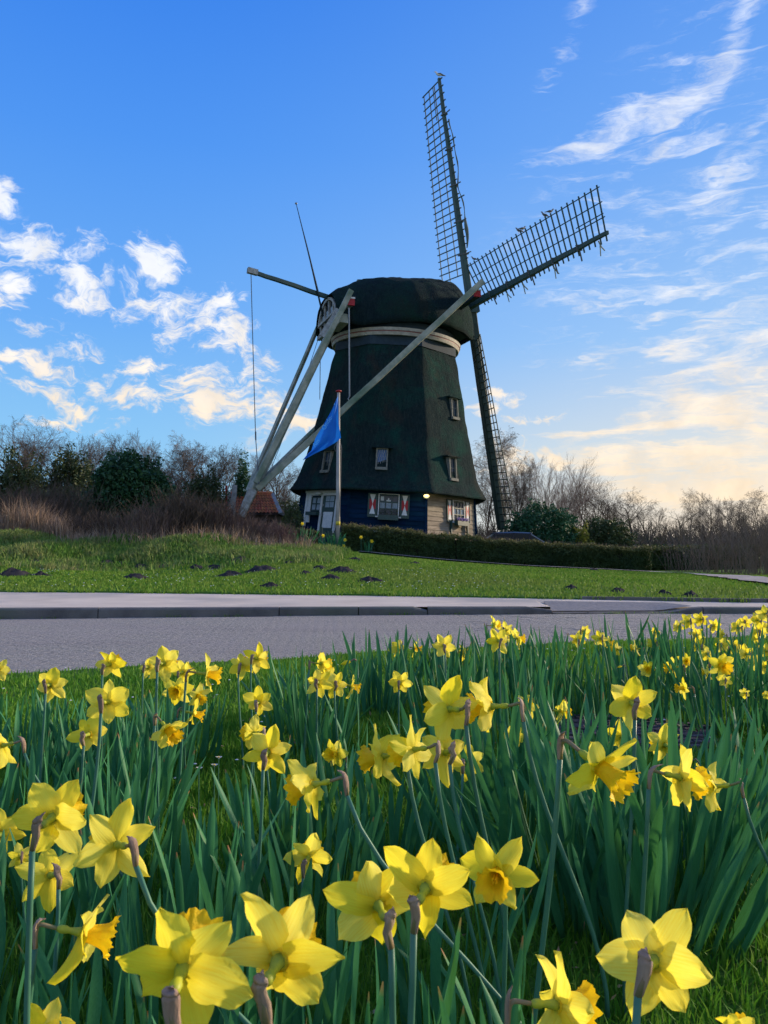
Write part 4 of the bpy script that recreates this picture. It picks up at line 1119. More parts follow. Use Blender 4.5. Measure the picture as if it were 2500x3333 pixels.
# ---- flagpole with flag
FP = Vector((-1.93, 33.0, 0)); FP.z = gzf(FP.x, FP.y)
top = at(1101.5, 1290, 33)
fpo = empty('flagpole', FP, 'tall pale flagpole with a red cap standing in daffodil leaves before the mill', 'flagpole')
MB().tube([FP - Vector((0, 0, .1)), FP + Vector((0, 0, 2.5)), Vector((FP.x + .01, 33, top.z + .15))], [.095, .085, .062], 12).out('pole', 'pole', fpo, True)
MB().ell(Vector((FP.x + .01, 33, top.z + .22)), (.13, .13, .05), 14, 6).out('pole_cap', 'red', fpo, True)
b = MB(); b.tube([FP + Vector((0, 0, 1.05)), FP + Vector((0, 0, 1.22))], [.094, .094], 12); b.out('yellow_mark', 'yellowpaint', fpo, True)
b = MB(); z5 = at(1100, 1440, 33).z
b.tube([Vector((FP.x + .09, 32.93, z5)), Vector((FP.x + .15, 32.9, z5 - .25)), Vector((FP.x + .13, 32.93, z5 - .55)), Vector((FP.x + .08, 32.97, FP.z + 1.4))], [.014] * 4, 4)
b.tube([Vector((FP.x - .05, 32.93, z5)), Vector((FP.x - .16, 32.9, z5 - .22)), Vector((FP.x - .1, 32.93, z5 - .40))], [.014] * 3, 4); b.out('halyard', 'rope', fpo)
EA = [(1099, 1291), (1079, 1336), (1055, 1379), (1040, 1403), (1028, 1423), (1019, 1448), (1014, 1466), (999, 1480), (986, 1497)]
EB = [(1100, 1292), (1101, 1340), (1102, 1378), (1107, 1405), (1110, 1425), (1095, 1439), (1055, 1463), (1025, 1477), (987, 1498)]
vs = []; fs = []; NU, NV = 40, 16
def ptl(E_, t):
    k = t * (len(E_) - 1); i = min(int(k), len(E_) - 2); f = k - i; return (E_[i][0] + (E_[i + 1][0] - E_[i][0]) * f, E_[i][1] + (E_[i + 1][1] - E_[i][1]) * f)
for i in range(NU + 1):
    a = ptl(EA, i / NU); c = ptl(EB, i / NU)
    for j in range(NV + 1):
        v = j / NV; px = a[0] + (c[0] - a[0]) * v; py = a[1] + (c[1] - a[1]) * v
        dY = -.02 - .10 * (1 - v) + .10 * math.sin(v * 9 + i * .09) * (1 - v * .6) * min(1, i / 10) - .12
        vs.append(at(px, py, 33 + dY))
for i in range(NU):
    for j in range(NV): fs.append((i * (NV + 1) + j, (i + 1) * (NV + 1) + j, (i + 1) * (NV + 1) + j + 1, i * (NV + 1) + j + 1))
fl = empty('flag', at(1101, 1292, 33), 'bright blue flag hanging limp and furled to a point from the flagpole', 'flag')
add('flag_cloth', vs, fs, 'flag', fl, True)


def text(name, body, p0, p1, size, matn, parent, ynorm=Vector((0, -1, 0))):
    cu = bpy.data.curves.new(name, 'FONT'); cu.body = body; cu.size = size; cu.extrude = .002; cu.materials.append(MAT[matn])
    to = bpy.data.objects.new(name, cu); COL.objects.link(to); bpy.context.view_layer.update()
    me = bpy.data.meshes.new_from_object(to); bpy.data.objects.remove(to)
    me.materials.clear(); me.materials.append(MAT[matn])
    x = (p1 - p0).normalized(); z = ynorm; y = z.cross(x).normalized(); z = x.cross(y)
    o = link(name, me, parent); mtx = Matrix((x, y, z)).transposed().to_4x4(); mtx.translation = p0 - ORG[parent.name]; o.matrix_basis = mtx; return o


text('flag_lettering', 'Onde-', at(1057, 1401, 32.60), at(1076, 1369, 32.60), .26, 'flagtext', fl)
text('flag_lettering', 'Am', at(1025, 1456, 32.58), at(1042, 1434, 32.58), .24, 'flagtext', fl)
text('flag_lettering', 'r', at(1093, 1320, 32.68), at(1098, 1308, 32.68), .2, 'flagtext', fl)

# ------------------------------------------------------------------ molehills
def molehill(p, w_, h_, label):
    P = Vector((p.x, p.y, gzf(p.x, p.y))); vs = []; fs = []; K, J = 30, 10; sd_ = random.random() * 50
    for i in range(J):
        r = i / (J - 1)
        for j in range(K):
            t = 2 * math.pi * j / K; rr = r * w_ / 2 * (1 + .55 * mn.noise(Vector((math.cos(t) * 1.6, math.sin(t) * 1.6, sd_))))
            x, y = rr * math.cos(t), rr * math.sin(t) * .85
            z = h_ * (1 - r ** 1.5) * (1 + .45 * mn.noise(Vector((x * 6, y * 6, sd_)))) + .035 * mn.noise(Vector((x * 22, y * 22, sd_))) - .015
            if i == J - 1: z = -.03
            vs.append((P.x + x, P.y + y, gzf(P.x + x, P.y + y) + z))
    for i in range(J - 1):
        for j in range(K): fs.append((i * K + j, (i + 1) * K + j, (i + 1) * K + (j + 1) % K, i * K + (j + 1) % K))
    o = add('molehill', vs, fs, 'soil', None, True, None, P); tag(o, label, 'molehill', 'molehills on the lawn')


for px, py, wpx, lab in MH:
    p = ground(px, py); w_ = wpx / F * p.y * 1.22; molehill(p, w_ * 1.12, min(.24, max(.09, w_ * .21)), lab)


# ------------------------------------------------------------------ leafy masses
def leafpts(n, c, r, seed, shell=.72, lump=.28, flat=0.0):
    rg = np.random.default_rng(seed); d = rg.normal(size=(n, 3)); d /= np.linalg.norm(d, axis=1)[:, None]
    if flat: d[:, 2] = np.abs(d[:, 2]) * (1 - flat) + d[:, 2] * flat
    lm = np.array([mn.noise(Vector((a * 2.3 + seed, b * 2.3, e * 2.3))) + .5 * mn.noise(Vector((a * 6, b * 6 + seed, e * 6))) for a, b, e in d])
    rad = (shell + (1 - shell) * rg.random(n) ** .6) * (1 + lump * lm)
    return np.array(c) + d * rad[:, None] * np.array(r), rg


def leafquads(name, P, size, mat, rg, parent=None, org=(0, 0, 0), kind=None, attr=None, asp=.55):
    n = len(P); d = rg.normal(size=(n, 3)); d /= np.linalg.norm(d, axis=1)[:, None]; e = np.cross(d, rg.normal(size=(n, 3))); e /= np.linalg.norm(e, axis=1)[:, None]
    s = size * (.6 + .8 * rg.random(n))[:, None]; P = P - np.array(org)
    V = np.stack([P - d * s, P + e * s * asp, P + d * s, P - e * s * asp], 1).reshape(-1, 3)
    a = np.repeat(rg.random(n) ** 2 * .8 if attr is None else attr, 4)
    me = npmesh(name, V, np.arange(n * 4), [4] * n, mat, attr=a)
    o = link(name, me, parent)
    if kind: o['kind'] = kind
    return o


def bushmesh(c, r, n, size, mat, seed, core=True, **k):
    """foliage of a bush: leaves plus a dark inner mass, joined"""
    P, rg = leafpts(n, (0, 0, 0), r, seed, **k); P = P[P[:, 2] > -r[2] * .95]
    n = len(P); d = rg.normal(size=(n, 3)); d /= np.linalg.norm(d, axis=1)[:, None]; e = np.cross(d, rg.normal(size=(n, 3))); e /= np.linalg.norm(e, axis=1)[:, None]
    s = size * (.6 + .8 * rg.random(n))[:, None]
    V = np.stack([P - d * s, P + e * s * .55, P + d * s, P - e * s * .55], 1).reshape(-1, 3); a = np.repeat(rg.random(n) ** 2 * .8, 4)
    return npmesh('foliage', V, np.arange(n * 4), [4] * n, mat, attr=a)


def bush(name, px, py_top, py_bot, wpx, Y, mat, label, cat, group=None, n=5200, size=.085, seed=1, lump=.3):
    X = (px - 1250) / F * Y; zt = at(px, py_top, Y).z; zb = gzf(X, Y) - .1; h = (zt - zb) / 2; w_ = wpx / F * Y / 2
    root = empty(name, (X, Y, zb), label, cat, group)
    f = link('foliage', bushmesh(None, (w_, w_ * .8, h), int(n * 1.25), size * .85, mat, seed, lump=lump * 1.5, shell=.55), root); f.location = (0, 0, h)
    b = MB(); rr = random.Random(seed)
    for k in range(5):
        a = rr.uniform(0, 6.28); b.tube([(X, Y, zb), (X + w_ * .25 * math.cos(a), Y + w_ * .25 * math.sin(a), zb + h * .7), (X + w_ * .6 * math.cos(a), Y + w_ * .5 * math.sin(a), zb + h * 1.3)], [.08, .05, .02], 5)
    b.out('stems', 'bark', root)
    return root


# ------------------------------------------------------------------ bare trees
def treegeo(seed, H, style):
    """style: dict(n limbs, spread, up, droop, twig, levels) -> (trunk MB, crown MB) about the origin"""
    r = random.Random(seed); tr, cr = MB(), MB()
    def grow(p, d, L, rad, lev):
        seg = (7, 5, 4, 3, 2)[lev]; pts = [p.copy()]; rads = [rad]; dirs = []
        for i in range(seg):
            w_ = style['wob'] * (1 + lev * .5)
            d = (d + Vector((r.gauss(0, w_), r.gauss(0, w_), r.gauss(0, w_) + style['up'] * (.12 if lev < 3 else style.get('tip', .1))))).normalized()
            p = p + d * (L / seg); pts.append(p.copy()); rads.append(max(.005, rad * (1 - .72 * (i + 1) / seg))); dirs.append(d.copy())
        (tr if lev == 0 else cr).tube(pts, rads, (8, 5, 4, 3, 3)[lev], cap=False)
        if lev >= style['lev']: return
        n = style['n'][lev]
        for k in range(n):
            t = style['t0'][lev] + (1 - style['t0'][lev]) * (k + r.random()) / n; f = t * seg; i = min(int(f), seg - 1)
            q = pts[i].lerp(pts[i + 1], f - i); dd = dirs[i]
            a = r.uniform(0, 6.283); side = dd.cross(Vector((math.cos(a), math.sin(a), .3))).normalized()
            sp = style['spread'][lev] * r.uniform(.7, 1.2)
            nd = (dd * math.cos(sp) + side * math.sin(sp)).normalized()
            rr_ = rads[i] * (.55 if lev else .5)
            grow(q, nd, L * style['ratio'][lev] * (1.15 - .55 * t) * r.uniform(.75, 1.15), max(.005, rr_), lev + 1)
    multi = style.get('multi', 1)
    for m_ in range(multi):
        a = r.uniform(0, 6.28); d0 = Vector((math.cos(a) * .25, math.sin(a) * .25, 1)).normalized() if multi > 1 else Vector((r.gauss(0, .05), r.gauss(0, .05), 1)).normalized()
        grow(Vector((math.cos(a) * .15 * (multi > 1), math.sin(a) * .15 * (multi > 1), -.2)), d0, H * style.get('hl', .92), H * style.get('rad', .018), 0)
    return tr, cr


ST = {
 'oak': dict(n=(13, 8, 7, 5), t0=(.28, .2, .15, .1), spread=(1.0, .85, .75, .7), ratio=(.72, .55, .5, .5), wob=.13, up=.35, lev=4, rad=.020, hl=.85),
 'ash': dict(n=(13, 8, 7, 5), t0=(.22, .15, .15, .1), spread=(.75, .6, .6, .6), ratio=(.58, .55, .5, .5), wob=.07, up=.7, lev=4, rad=.015, hl=.9),
 'birch': dict(n=(17, 8, 7, 5), t0=(.2, .15, .15, .1), spread=(.75, .65, .6, .5), ratio=(.48, .55, .55, .6), wob=.07, up=.5, tip=-.5, lev=4, rad=.011, hl=.95),
 'multi': dict(n=(9, 7, 6, 4), t0=(.2, .15, .15, .1), spread=(.65, .55, .6, .5), ratio=(.6, .55, .5, .5), wob=.07, up=.5, lev=4, multi=3, rad=.010, hl=.9),
 'willow': dict(n=(13, 9, 8, 0), t0=(.08, .12, .1, .1), spread=(.5, .4, .4, .4), ratio=(.7, .6, .5, .5), wob=.05, up=.3, lev=3, multi=3, rad=.009, hl=.85)}
TM = {}
for key, sd_, style in (('oak1', 3, 'oak'), ('oak2', 11, 'oak'), ('ash1', 5, 'ash'), ('ash2', 21, 'ash'), ('birch1', 8, 'birch'), ('birch2', 31, 'birch'), ('multi1', 13, 'multi'), ('willow1', 17, 'willow')):
    a, c = treegeo(sd_, 10.0, ST[style]); pale = style in ('birch', 'willow')
    TM[key] = (mesh('trunk_' + key, a.v, a.f, 'barkpale' if pale else 'bark', True), mesh('crown_' + key, c.v, c.f, 'twigpale' if pale else 'twig', False), sorted(v.z for v in c.v)[int(len(c.v) * .997)])
ivy_me = bushmesh(None, (1, 1, 1), 2600, .10, 'ivy', 5, lump=.5, shell=.3)


def tree(key, px, py_top, Y, rz, label, group, sx=1.0, ivy=0):
    X = (px - 1250) / F * Y; zb = gzf(X, Y); h = at(px, py_top, Y).z - zb
    root = empty('bare_tree', (X, Y, zb), label, 'tree', group); root.rotation_euler = (0, 0, rz); TH = TM[key][2]; s = h / TH; root.scale = (s * sx, s * sx, s)
    link('trunk', TM[key][0], root); link('crown', TM[key][1], root)
    if ivy:
        o = link('ivy', ivy_me, root); o.location = (0, 0, TH * ivy * .5); o.scale = (.13 * TH, .13 * TH, TH * ivy * .5)
    return root


GL, GR, GFR = 'bare trees behind the bank on the left', 'bare trees behind the hedge beside the mill', 'bare trees at the far right'
TL = [('oak1', 40, 1352, 40, 0, 'broad spreading bare tree at the far left, tallest of the left wood', GL, 1.0, .5), ('oak2', 178, 1415, 44, 1, 'rounded bare crown over an ivy mass, second tree from the left', GL, .9, .5),
      ('ash1', 250, 1440, 46, 2, 'ivy-clad bare tree third from the left edge', GL, .9, .62), ('oak1', 305, 1415, 48, 2.5, 'bare tree with a bent dark limb left of the big evergreen bush', GL, .7, .4),
      ('ash2', 345, 1425, 54, 1, 'slender upright bare tree behind the left end of the big evergreen bush', GL, .9, 0), ('ash1', 405, 1415, 55, 0, 'slim bare tree above the middle of the big evergreen bush', GL, .9, 0),
      ('ash2', 450, 1418, 52, 3, 'slender bare tree above the right end of the big evergreen bush', GL, .9, 0), ('ash1', 505, 1430, 54, 4, 'slim bare tree in the gap right of the big evergreen bush', GL, .9, 0),
      ('birch1', 555, 1412, 48, 0, 'pale fine-twigged tree right of the big evergreen bush, the taller of two', GL, 1.0, 0), ('birch2', 605, 1440, 46, 2, 'pale fine-twigged tree left of the tail beams, the lower of two', GL, 1.2, 0),
      ('multi1', 640, 1450, 43, 0, 'many-stemmed bushy bare tree with a hazy crown', GL, 1.3, 0), ('oak2', 690, 1435, 47, 4, 'rounded bare tree with a warm brown crown left of the rope', GL, .9, .45),
      ('oak1', 735, 1475, 52, 5, 'low bare tree with ivy between the hazy tree and the conifer', GL, .8, .5), ('ash1', 815, 1480, 56, 1, 'bare tree seen behind the hanging brake rope', GL, 1, 0),
      ('oak2', 870, 1500, 54, 3, 'thin bare tree seen between the tail beams', GL, .9, 0), ('oak1', 915, 1510, 58, 2, 'fine bare tree above the tiled roof', GL, .9, .3), ('multi1', 955, 1530, 54, 1, 'low bare tree against the left side of the mill', GL, 1, 0),
      ('oak2', 110, 1395, 50, 5, 'wide bare crown just right of the leftmost tree', GL, 1.1, .4), ('multi1', 470, 1450, 47, 4, 'hazy many-stemmed tree behind the right end of the big evergreen bush', GL, 1.3, .3), ('birch1', 330, 1440, 58, 3, 'fine pale tree far behind the left end of the evergreen bush', GL, 1.2, 0), ('oak1', 650, 1455, 55, 3, 'bare tree far behind the hazy many-stemmed one', GL, 1.2, .4),
      ('multi1', 1625, 1560, 50, 2, 'bushy bare tree at the foot of the two tall birches', GR, 1.3, 0), ('birch2', 1585, 1400, 52, 1, 'tall pale birch directly right of the mill, behind the lower sail', GR, .95, 0), ('birch1', 1650, 1395, 54, 2, 'tall pale birch second from the mill', GR, .95, 0),
      ('ash2', 1700, 1500, 50, 0, 'short dark upright bare tree right of the birches', GR, .8, 0), ('birch1', 1735, 1478, 56, 4, 'narrow pale tree above the dark evergreen bush', GR, .7, 0),
      ('willow1', 1800, 1485, 50, 0, 'many-stemmed pale willow fanning out above the evergreen bush', GR, 1.1, 0), ('willow1', 1868, 1520, 54, 2, 'lower fanning willow above the yellowish bush', GR, 1.1, 0),
      ('multi1', 1930, 1570, 52, 3, 'bushy bare tree above the green shrub', GR, 1.2, 0), ('oak2', 2000, 1585, 54, 0, 'wide low bare tree right of the green shrub', GR, 1.2, 0), ('oak1', 2055, 1600, 58, 2, 'open bare tree where the hedge ends', GR, 1, 0),
      ('oak1', 2120, 1645, 66, 1, 'dark knotty bare tree standing alone over the far hedge', GFR, 1.1, 0), ('ash1', 2155, 1650, 68, 3, 'dark forked bare tree right of the knotty one', GFR, .9, 0), ('oak2', 2195, 1645, 72, 3, 'rounded bare tree left of the tall far birch', GFR, 1.2, 0),
      ('birch2', 2242, 1592, 64, 0, 'tall thin birch rising above its neighbours in the gap at right', GFR, .8, 0), ('ash2', 2300, 1600, 46, 2, 'dark bare tree, first of the dense right-hand group', GFR, .9, .2), ('multi1', 2345, 1625, 44, 0, 'dense multi-stemmed tree second in the right-hand group', GFR, 1.2, 0),
      ('ash1', 2395, 1625, 42, 5, 'bare tree third in the dense right-hand group', GFR, 1.1, .2), ('multi1', 2440, 1625, 40, 2, 'dense twiggy tree fourth in the right-hand group', GFR, 1.3, 0), ('birch1', 2495, 1588, 38, 3, 'pale twiggy tree cut by the right edge, tallest of its group', GFR, 1.2, 0)]
for a in TL: tree(*a)

bush('evergreen_bush', 412, 1480, 1700, 250, 36, 'ever', 'large dark evergreen bush in the middle of the left shrubbery', 'bush', n=15000, size=.10, seed=3)
bush('evergreen_bush', 520, 1560, 1700, 110, 38, 'ever', 'smaller dark evergreen bush at the right side of the large one', 'bush', n=5000, size=.10, seed=5)
bush('ivy_thicket', 60, 1490, 1700, 190, 40, 'ivy', 'dark ivy thicket under the leftmost tree', 'bush', n=8000, size=.09, seed=6, lump=.5)
bush('ivy_thicket', 225, 1470, 1700, 150, 42, 'ivy', 'brownish green ivy thicket between the leftmost tree and the large evergreen', 'bush', n=8000, size=.09, seed=7, lump=.5)
bush('ivy_thicket', 670, 1540, 1700, 130, 42, 'ivy', 'green undergrowth thicket left of the conifer', 'bush', n=6000, size=.09, seed=8, lump=.5)
bush('conifer_shrub', 788, 1505, 1700, 66, 46, 'ever', 'small pointed conifer left of the tail pole', 'bush', n=3500, size=.09, seed=9, lump=.45)
bush('hawthorn_shrub', 955, 1640, 1700, 70, 37.5, 'ivy', 'loose olive shrub at the left corner of the mill door', 'bush', n=2600, size=.05, seed=10, lump=.5)
bush('evergreen_bush', 1768, 1645, 1780, 240, 40, 'ever', 'dark rounded evergreen bush behind the hedge right of the lower sail', 'bush', n=14000, size=.085, seed=12)
bush('evergreen_bush', 1975, 1685, 1790, 165, 41, 'ivy', 'rounded mid-green bush behind the hedge', 'bush', n=9000, size=.08, seed=13)
bush('flowering_bush', 1893, 1712, 1790, 62, 39.5, 'yellowbush', 'small yellow-green bush between the two rounded bushes', 'bush', n=1400, size=.07, seed=14, lump=.5)


# ------------------------------------------------------------------ fans of dry stems
def fan(name, X, Y, w_, h_, n, mat, label, cat, seed, lean=.3, rad=.012, tw=3, group=None):
    r = random.Random(seed); zb = gzf(X, Y); b = MB()
    for i in range(n):
        x = X + r.gauss(0, w_ * .26); y = Y + r.gauss(0, w_ * .15); z = gzf(x, y) - .03; h = h_ * r.uniform(.55, 1.05); lx = r.gauss(0, lean) * h * .6 + (x - X) * .3; ly = r.gauss(0, lean * .6) * h
        p = [Vector((x, y, z)), Vector((x + lx * .35, y + ly * .3, z + h * .5)), Vector((x + lx, y + ly, z + h))]
        b.tube(p, [rad, rad * .8, rad * .35], 3, cap=False)
        for k in range(tw):
            t = r.uniform(.35, .95); q = p[0].lerp(p[1], t * 2) if t < .5 else p[1].lerp(p[2], t * 2 - 1); L = h * r.uniform(.12, .3)
            d = Vector((r.gauss(0, .6), r.gauss(0, .6), 1)).normalized(); b.tube([q, q + d * L], [rad * .6, rad * .3], 3, cap=False)
    o = b.out(name, mat, None, loc=(X, Y, zb)); tag(o, label, cat, group); return o


def pxw(px, Y): return (px - 1250) / F * Y


SHR = 'dry leafless shrubs along the bank'
for i, (px, Y, wpx, hpx, n, mat, lab, lean) in enumerate([
        (690, 31.5, 190, 135, 420, 'twigred', 'reddish brown leafless shrub left of the tail pole foot', .35), (800, 31.5, 190, 84, 520, 'twigred', 'reddish leafless shrub in front of the tail pole foot', .2),
        (885, 31.5, 150, 72, 430, 'twigred', 'reddish leafless shrub hiding the lower wall of the tiled outbuilding', .2), (600, 30.5, 150, 165, 330, 'twig', 'grey brown thicket of stems left of the reddish shrubs', .45),
        (495, 30, 150, 120, 200, 'twigred', 'branching dry shrub in front of the big evergreen bush', .5), (400, 31, 150, 95, 180, 'twig', 'sparse dry shrub left in front of the big evergreen bush', .5),
        (300, 31.5, 170, 100, 240, 'twig', 'tangle of dry stems between the reeds and the evergreen bush', .5), (50, 33, 240, 150, 400, 'twigred', 'brown brushwood behind the reeds at the left edge', .4), (185, 34, 200, 185, 380, 'twig', 'tall brown brushwood behind the reeds', .35),
        (2350, 30, 190, 150, 330, 'twig', 'dark brushwood at the end of the hedge', .35), (2440, 28.5, 190, 200, 380, 'twig', 'dense dark thicket beside the footpath at the right edge', .35), (2250, 33, 190, 120, 260, 'twig', 'low brushwood behind the far hedge', .35), (2500, 26, 200, 220, 300, 'twig', 'brushwood cut by the right edge of the picture', .35)]):
    fan('dry_shrub', pxw(px, Y), Y, wpx / F * Y, hpx / F * Y, n if px < 2000 else n // 3, mat if px < 2000 else 'twigpale', lab, 'shrub', 40 + i, lean, .011 if px < 2000 else .008, 4, SHR)
# reeds along the top of the bank (uncountable)
X, Y = scatter(11000, -18, -4, 30.3, 33.5, lambda X, Y: (rng.random(len(X)) < np.where(X < -12, 1, .15 + .3 * (np.sin(X * 1.9) > .2))) & infr(X, Y, 2))
blades('reeds', X, Y, (.6 + .85 * rng.random(len(X))) * np.where(X < -12.3, 1.05 + .3 * np.sin(X * 2.1), .55), .022 + 0 * X, 'reed', None, .8)
X, Y = scatter(1900, -12, -2.7, 28.5, 31.8, lambda X, Y: infr(X, Y, 2))
blades('dry_stalks', X, Y, .25 + .45 * rng.random(len(X)), .018 + 0 * X, 'reed', None, 1.1)
# undergrowth and far woods close the view under the crowns
def twigmass(name, x0, x1, y0, y1, n, h, mat, rad, seed):
    r = random.Random(seed); b = MB()
    for i in range(n):
        x = r.uniform(x0, x1); y = r.uniform(y0, y1); z = gzf(x, y); hh = h * r.uniform(.4, 1.1); a = r.gauss(0, .25) * hh; c = r.gauss(0, .25) * hh
        b.tube([(x, y, z), (x + a * .4, y + c * .4, z + hh * .55), (x + a, y + c, z + hh)], [rad, rad * .8, rad * .3], 3, cap=False)
        for k in range(3):
            t = r.uniform(.3, .9); q = Vector((x + a * t * .8, y + c * t * .8, z + hh * t)); b.tube([q, q + Vector((r.gauss(0, .3), r.gauss(0, .3), .5)) * hh * .35], [rad * .6, rad * .25], 3, cap=False)
    tag(b.out(name, mat), kind='stuff')


twigmass('undergrowth', -24, -10, 36, 50, 2100, 1.7, 'twig', .02, 1)
twigmass('undergrowth', -24, -10, 43, 54, 2100, 3.4, 'twig', .014, 6)
twigmass('undergrowth', -12, -4, 50, 57, 900, 3.0, 'twig', .014, 8)
twigmass('undergrowth', 8.5, 40, 42, 62, 1900, 1.2, 'twig', .016, 2)
twigmass('undergrowth', 17, 36, 40, 56, 700, 2.4, 'twigpale', .014, 7)
twigmass('undergrowth', 3.5, 14, 46, 60, 1500, 2.0, 'twigpale', .016, 3)
twigmass('far_woods', -95, 110, 105, 140, 7000, 4.2, 'twig', .07, 4)
P = np.stack([rng.uniform(-24, -5, 15000), rng.uniform(38, 52, 15000), 0 * rng.random(15000)], 1); P[:, 1] = np.where(P[:, 0] > -10.3, 49 + (P[:, 1] - 38) * .5, P[:, 1])
P[:, 2] = gz(P[:, 0], P[:, 1]) + rng.random(15000) ** 1.3 * 2.7
leafquads('undergrowth_leaves', P, .11, 'ivy', rng, kind='stuff')
P = np.stack([rng.uniform(-120, 130, 26000), rng.uniform(110, 150, 26000), 0 * rng.random(26000)], 1); P[:, 2] = gz(P[:, 0], P[:, 1]) + rng.random(26000) ** 1.4 * 2.6
leafquads('far_woods_leaves', P, .32, 'ivy', rng, kind='stuff')
P = np.stack([rng.uniform(7, 34, 9000), rng.uniform(40, 60, 9000), 0 * rng.random(9000)], 1)
P[:, 2] = gz(P[:, 0], P[:, 1]) + rng.random(9000) ** 1.5 * 1.2
leafquads('undergrowth_leaves', P, .10, 'ivy', rng, kind='stuff')


# ------------------------------------------------------------------ hedges
def hedge(pts, w_, htop, n, label, size=.055, mat='hedge', twig=True, attrhi=1.0):
    P = []; A = []
    segs = list(zip(pts[:-1], pts[1:])); Ls = [math.dist(a[:2], b[:2]) for a, b in segs]; tot = sum(Ls)
    for (a, b), L in zip(segs, Ls):
        m = int(n * L / tot); t = rng.random(m); x = a[0] + (b[0] - a[0]) * t; y = a[1] + (b[1] - a[1]) * t; h = a[2] + (b[2] - a[2]) * t
        dx, dy = (b[0] - a[0]) / L, (b[1] - a[1]) / L; sface = rng.random(m)
        u = np.where(sface < .72, -w_ / 2 + rng.normal(0, .04, m) , rng.uniform(-w_ / 2, w_ / 2, m)); v = np.where(sface < .72, rng.random(m), 1 + rng.normal(0, .03, m) + .10 * rng.random(m) ** 4)
        # smooth bumps
        bm_ = np.array([mn.noise(Vector((q * 1.1, e * 2.2, 0))) + .5 * mn.noise(Vector((q * 3.7, e * 5, 2))) for q, e in zip(x, v)]) * .17
        yy = y + u * dx + np.where(sface < .72, -bm_, 0); xx = x - u * dy
        z = gz(xx, yy) + h * np.clip(v, 0, 1.2) * (1 + .035 * np.sin(x * 2.3) + .03 * np.sin(x * 5.1 + 1) + .02 * np.sin(x * 13))
        P.append(np.stack([xx, yy, z], 1)); A.append(np.clip(rng.random(m) * .5 * np.clip((v - .62) * 3, .06, 1) + np.clip((v - .88) * 5, 0, 1) * rng.random(m) * .9, 0, 1))
    P = np.concatenate(P); A = np.concatenate(A); x0, y0 = pts[0][:2]; org = (x0, y0, gzf(x0, y0))
    root = empty('hedge', org, label, 'hedge')
    leafquads('foliage', P, size, mat, rng, root, org, attr=A)
    b = MB()
    for (a, c), L in zip(segs, Ls):
        k = max(2, int(L / 1.2))
        for i in range(k):
            p0 = Vector(a).lerp(Vector(c), i / k); p1 = Vector(a).lerp(Vector(c), (i + 1) / k); z0, z1 = gzf(p0.x, p0.y), gzf(p1.x, p1.y)
            b.beam((p0.x, p0.y, z0 + p0.z * .45), (p1.x, p1.y, z1 + p1.z * .45), w_ * .78, p0.z * .86)
    b.out('inner_branches', 'hedgecore', root)
    if twig:
        b = MB(); r = random.Random(4)
        for _ in range(900):
            k = r.randrange(len(segs)); (a, c) = segs[k]; t = r.random(); x = a[0] + (c[0] - a[0]) * t; y = a[1] + (c[1] - a[1]) * t + r.uniform(-.3, .3); h = a[2] + (c[2] - a[2]) * t
            z = gzf(x, y) + h * .92; L = r.uniform(.12, .30); b.tube([(x, y, z), (x + r.gauss(0, .06), y + r.gauss(0, .06), z + L)], [.006, .003], 3, cap=False)
        b.out('top_twigs', 'reed', root)
    return root


MAT['hedgecore'] = M('hedge_inside', (.010, .016, .008), (.02, .02, .012), .95, 8, .5)
hedge([(-1.75, 33.6, 1.06), (3, 33.2, 1.0), (7, 33.4, .95), (11.3, 34, .92)], .9, 1, 62000, 'long clipped hedge with a brownish top in front of the mill', .035)
hedge([(11.5, 35, .95), (17.5, 37.5, 1.0)], .9, 1, 20000, 'lower dark hedge continuing to the right of the long clipped one', .05, twig=False)
hedge([(-4.9, 36.3, .75), (-2.9, 36.4, .72)], .6, 1, 6000, 'short dark hedge in front of the mill door', .045, twig=False)


# ------------------------------------------------------------------ outbuilding with tiled roof
OX, OY = pxw(815, 46), 46.0; OZ = gzf(OX, OY)
ob = empty('outbuilding', (OX, OY, OZ), 'small outbuilding with an orange pantile roof and white verge boards behind the tail pole', 'shed')
zr = at(800, 1608, 46).z; xl, xr = pxw(748, 46), pxw(884, 46); xr2 = pxw(912, 44.4); xl2 = pxw(730, 44.4); ze = at(800, 1672, 44.4).z
b = MB(); b.box(((xl2 + xr2) / 2, 45.6, (OZ + ze) / 2 - .05), (xr2 - xl2 - .5, 2.0, ze - OZ)); b.out('wall', 'brickred', ob)
rf = add('roof', [(xl2, 44.35, ze - .05), (xr2, 44.35, ze - .05), (xr, 45.95, zr - .05), (xl, 45.95, zr - .05), (xr2, 47.6, ze - .05), (xl2, 47.6, ze - .05)], [(0, 1, 2, 3), (3, 2, 4, 5), (0, 3, 5), (1, 4, 2)], 'brickred', ob)
b = MB(); tiles = []
for i in range(7):
    for j in range(16):
        t = i / 7; t2 = (i + 1.12) / 7
        L0, R0 = xl2 + (xl - xl2) * t, xr2 + (xr - xr2) * t
        x = L0 + (R0 - L0) * (j + .5) / 16; wd = (R0 - L0) / 16; L1, R1 = xl2 + (xl - xl2) * t2, xr2 + (xr - xr2) * t2; x2 = L1 + (R1 - L1) * (j + .5) / 16
        y0, z0 = 44.35 + 1.6 * t, ze + (zr - ze) * t; y1, z1 = 44.35 + 1.6 * t2, ze + (zr - ze) * t2
        vs = []
        for (xx, yy, zz, lift) in ((x, y0, z0, .05), (x2, y1, z1, .0)):
            for k, (u, v) in enumerate(((-.5, .0), (-.2, .055), (.12, .05), (.3, .0), (.5, .02))): vs.append((xx + u * wd, yy - v * .5, zz + v + lift))
        add('roof_tile', vs, [(k, k + 1, k + 6, k + 5) for k in range(4)], 'tile', rf)
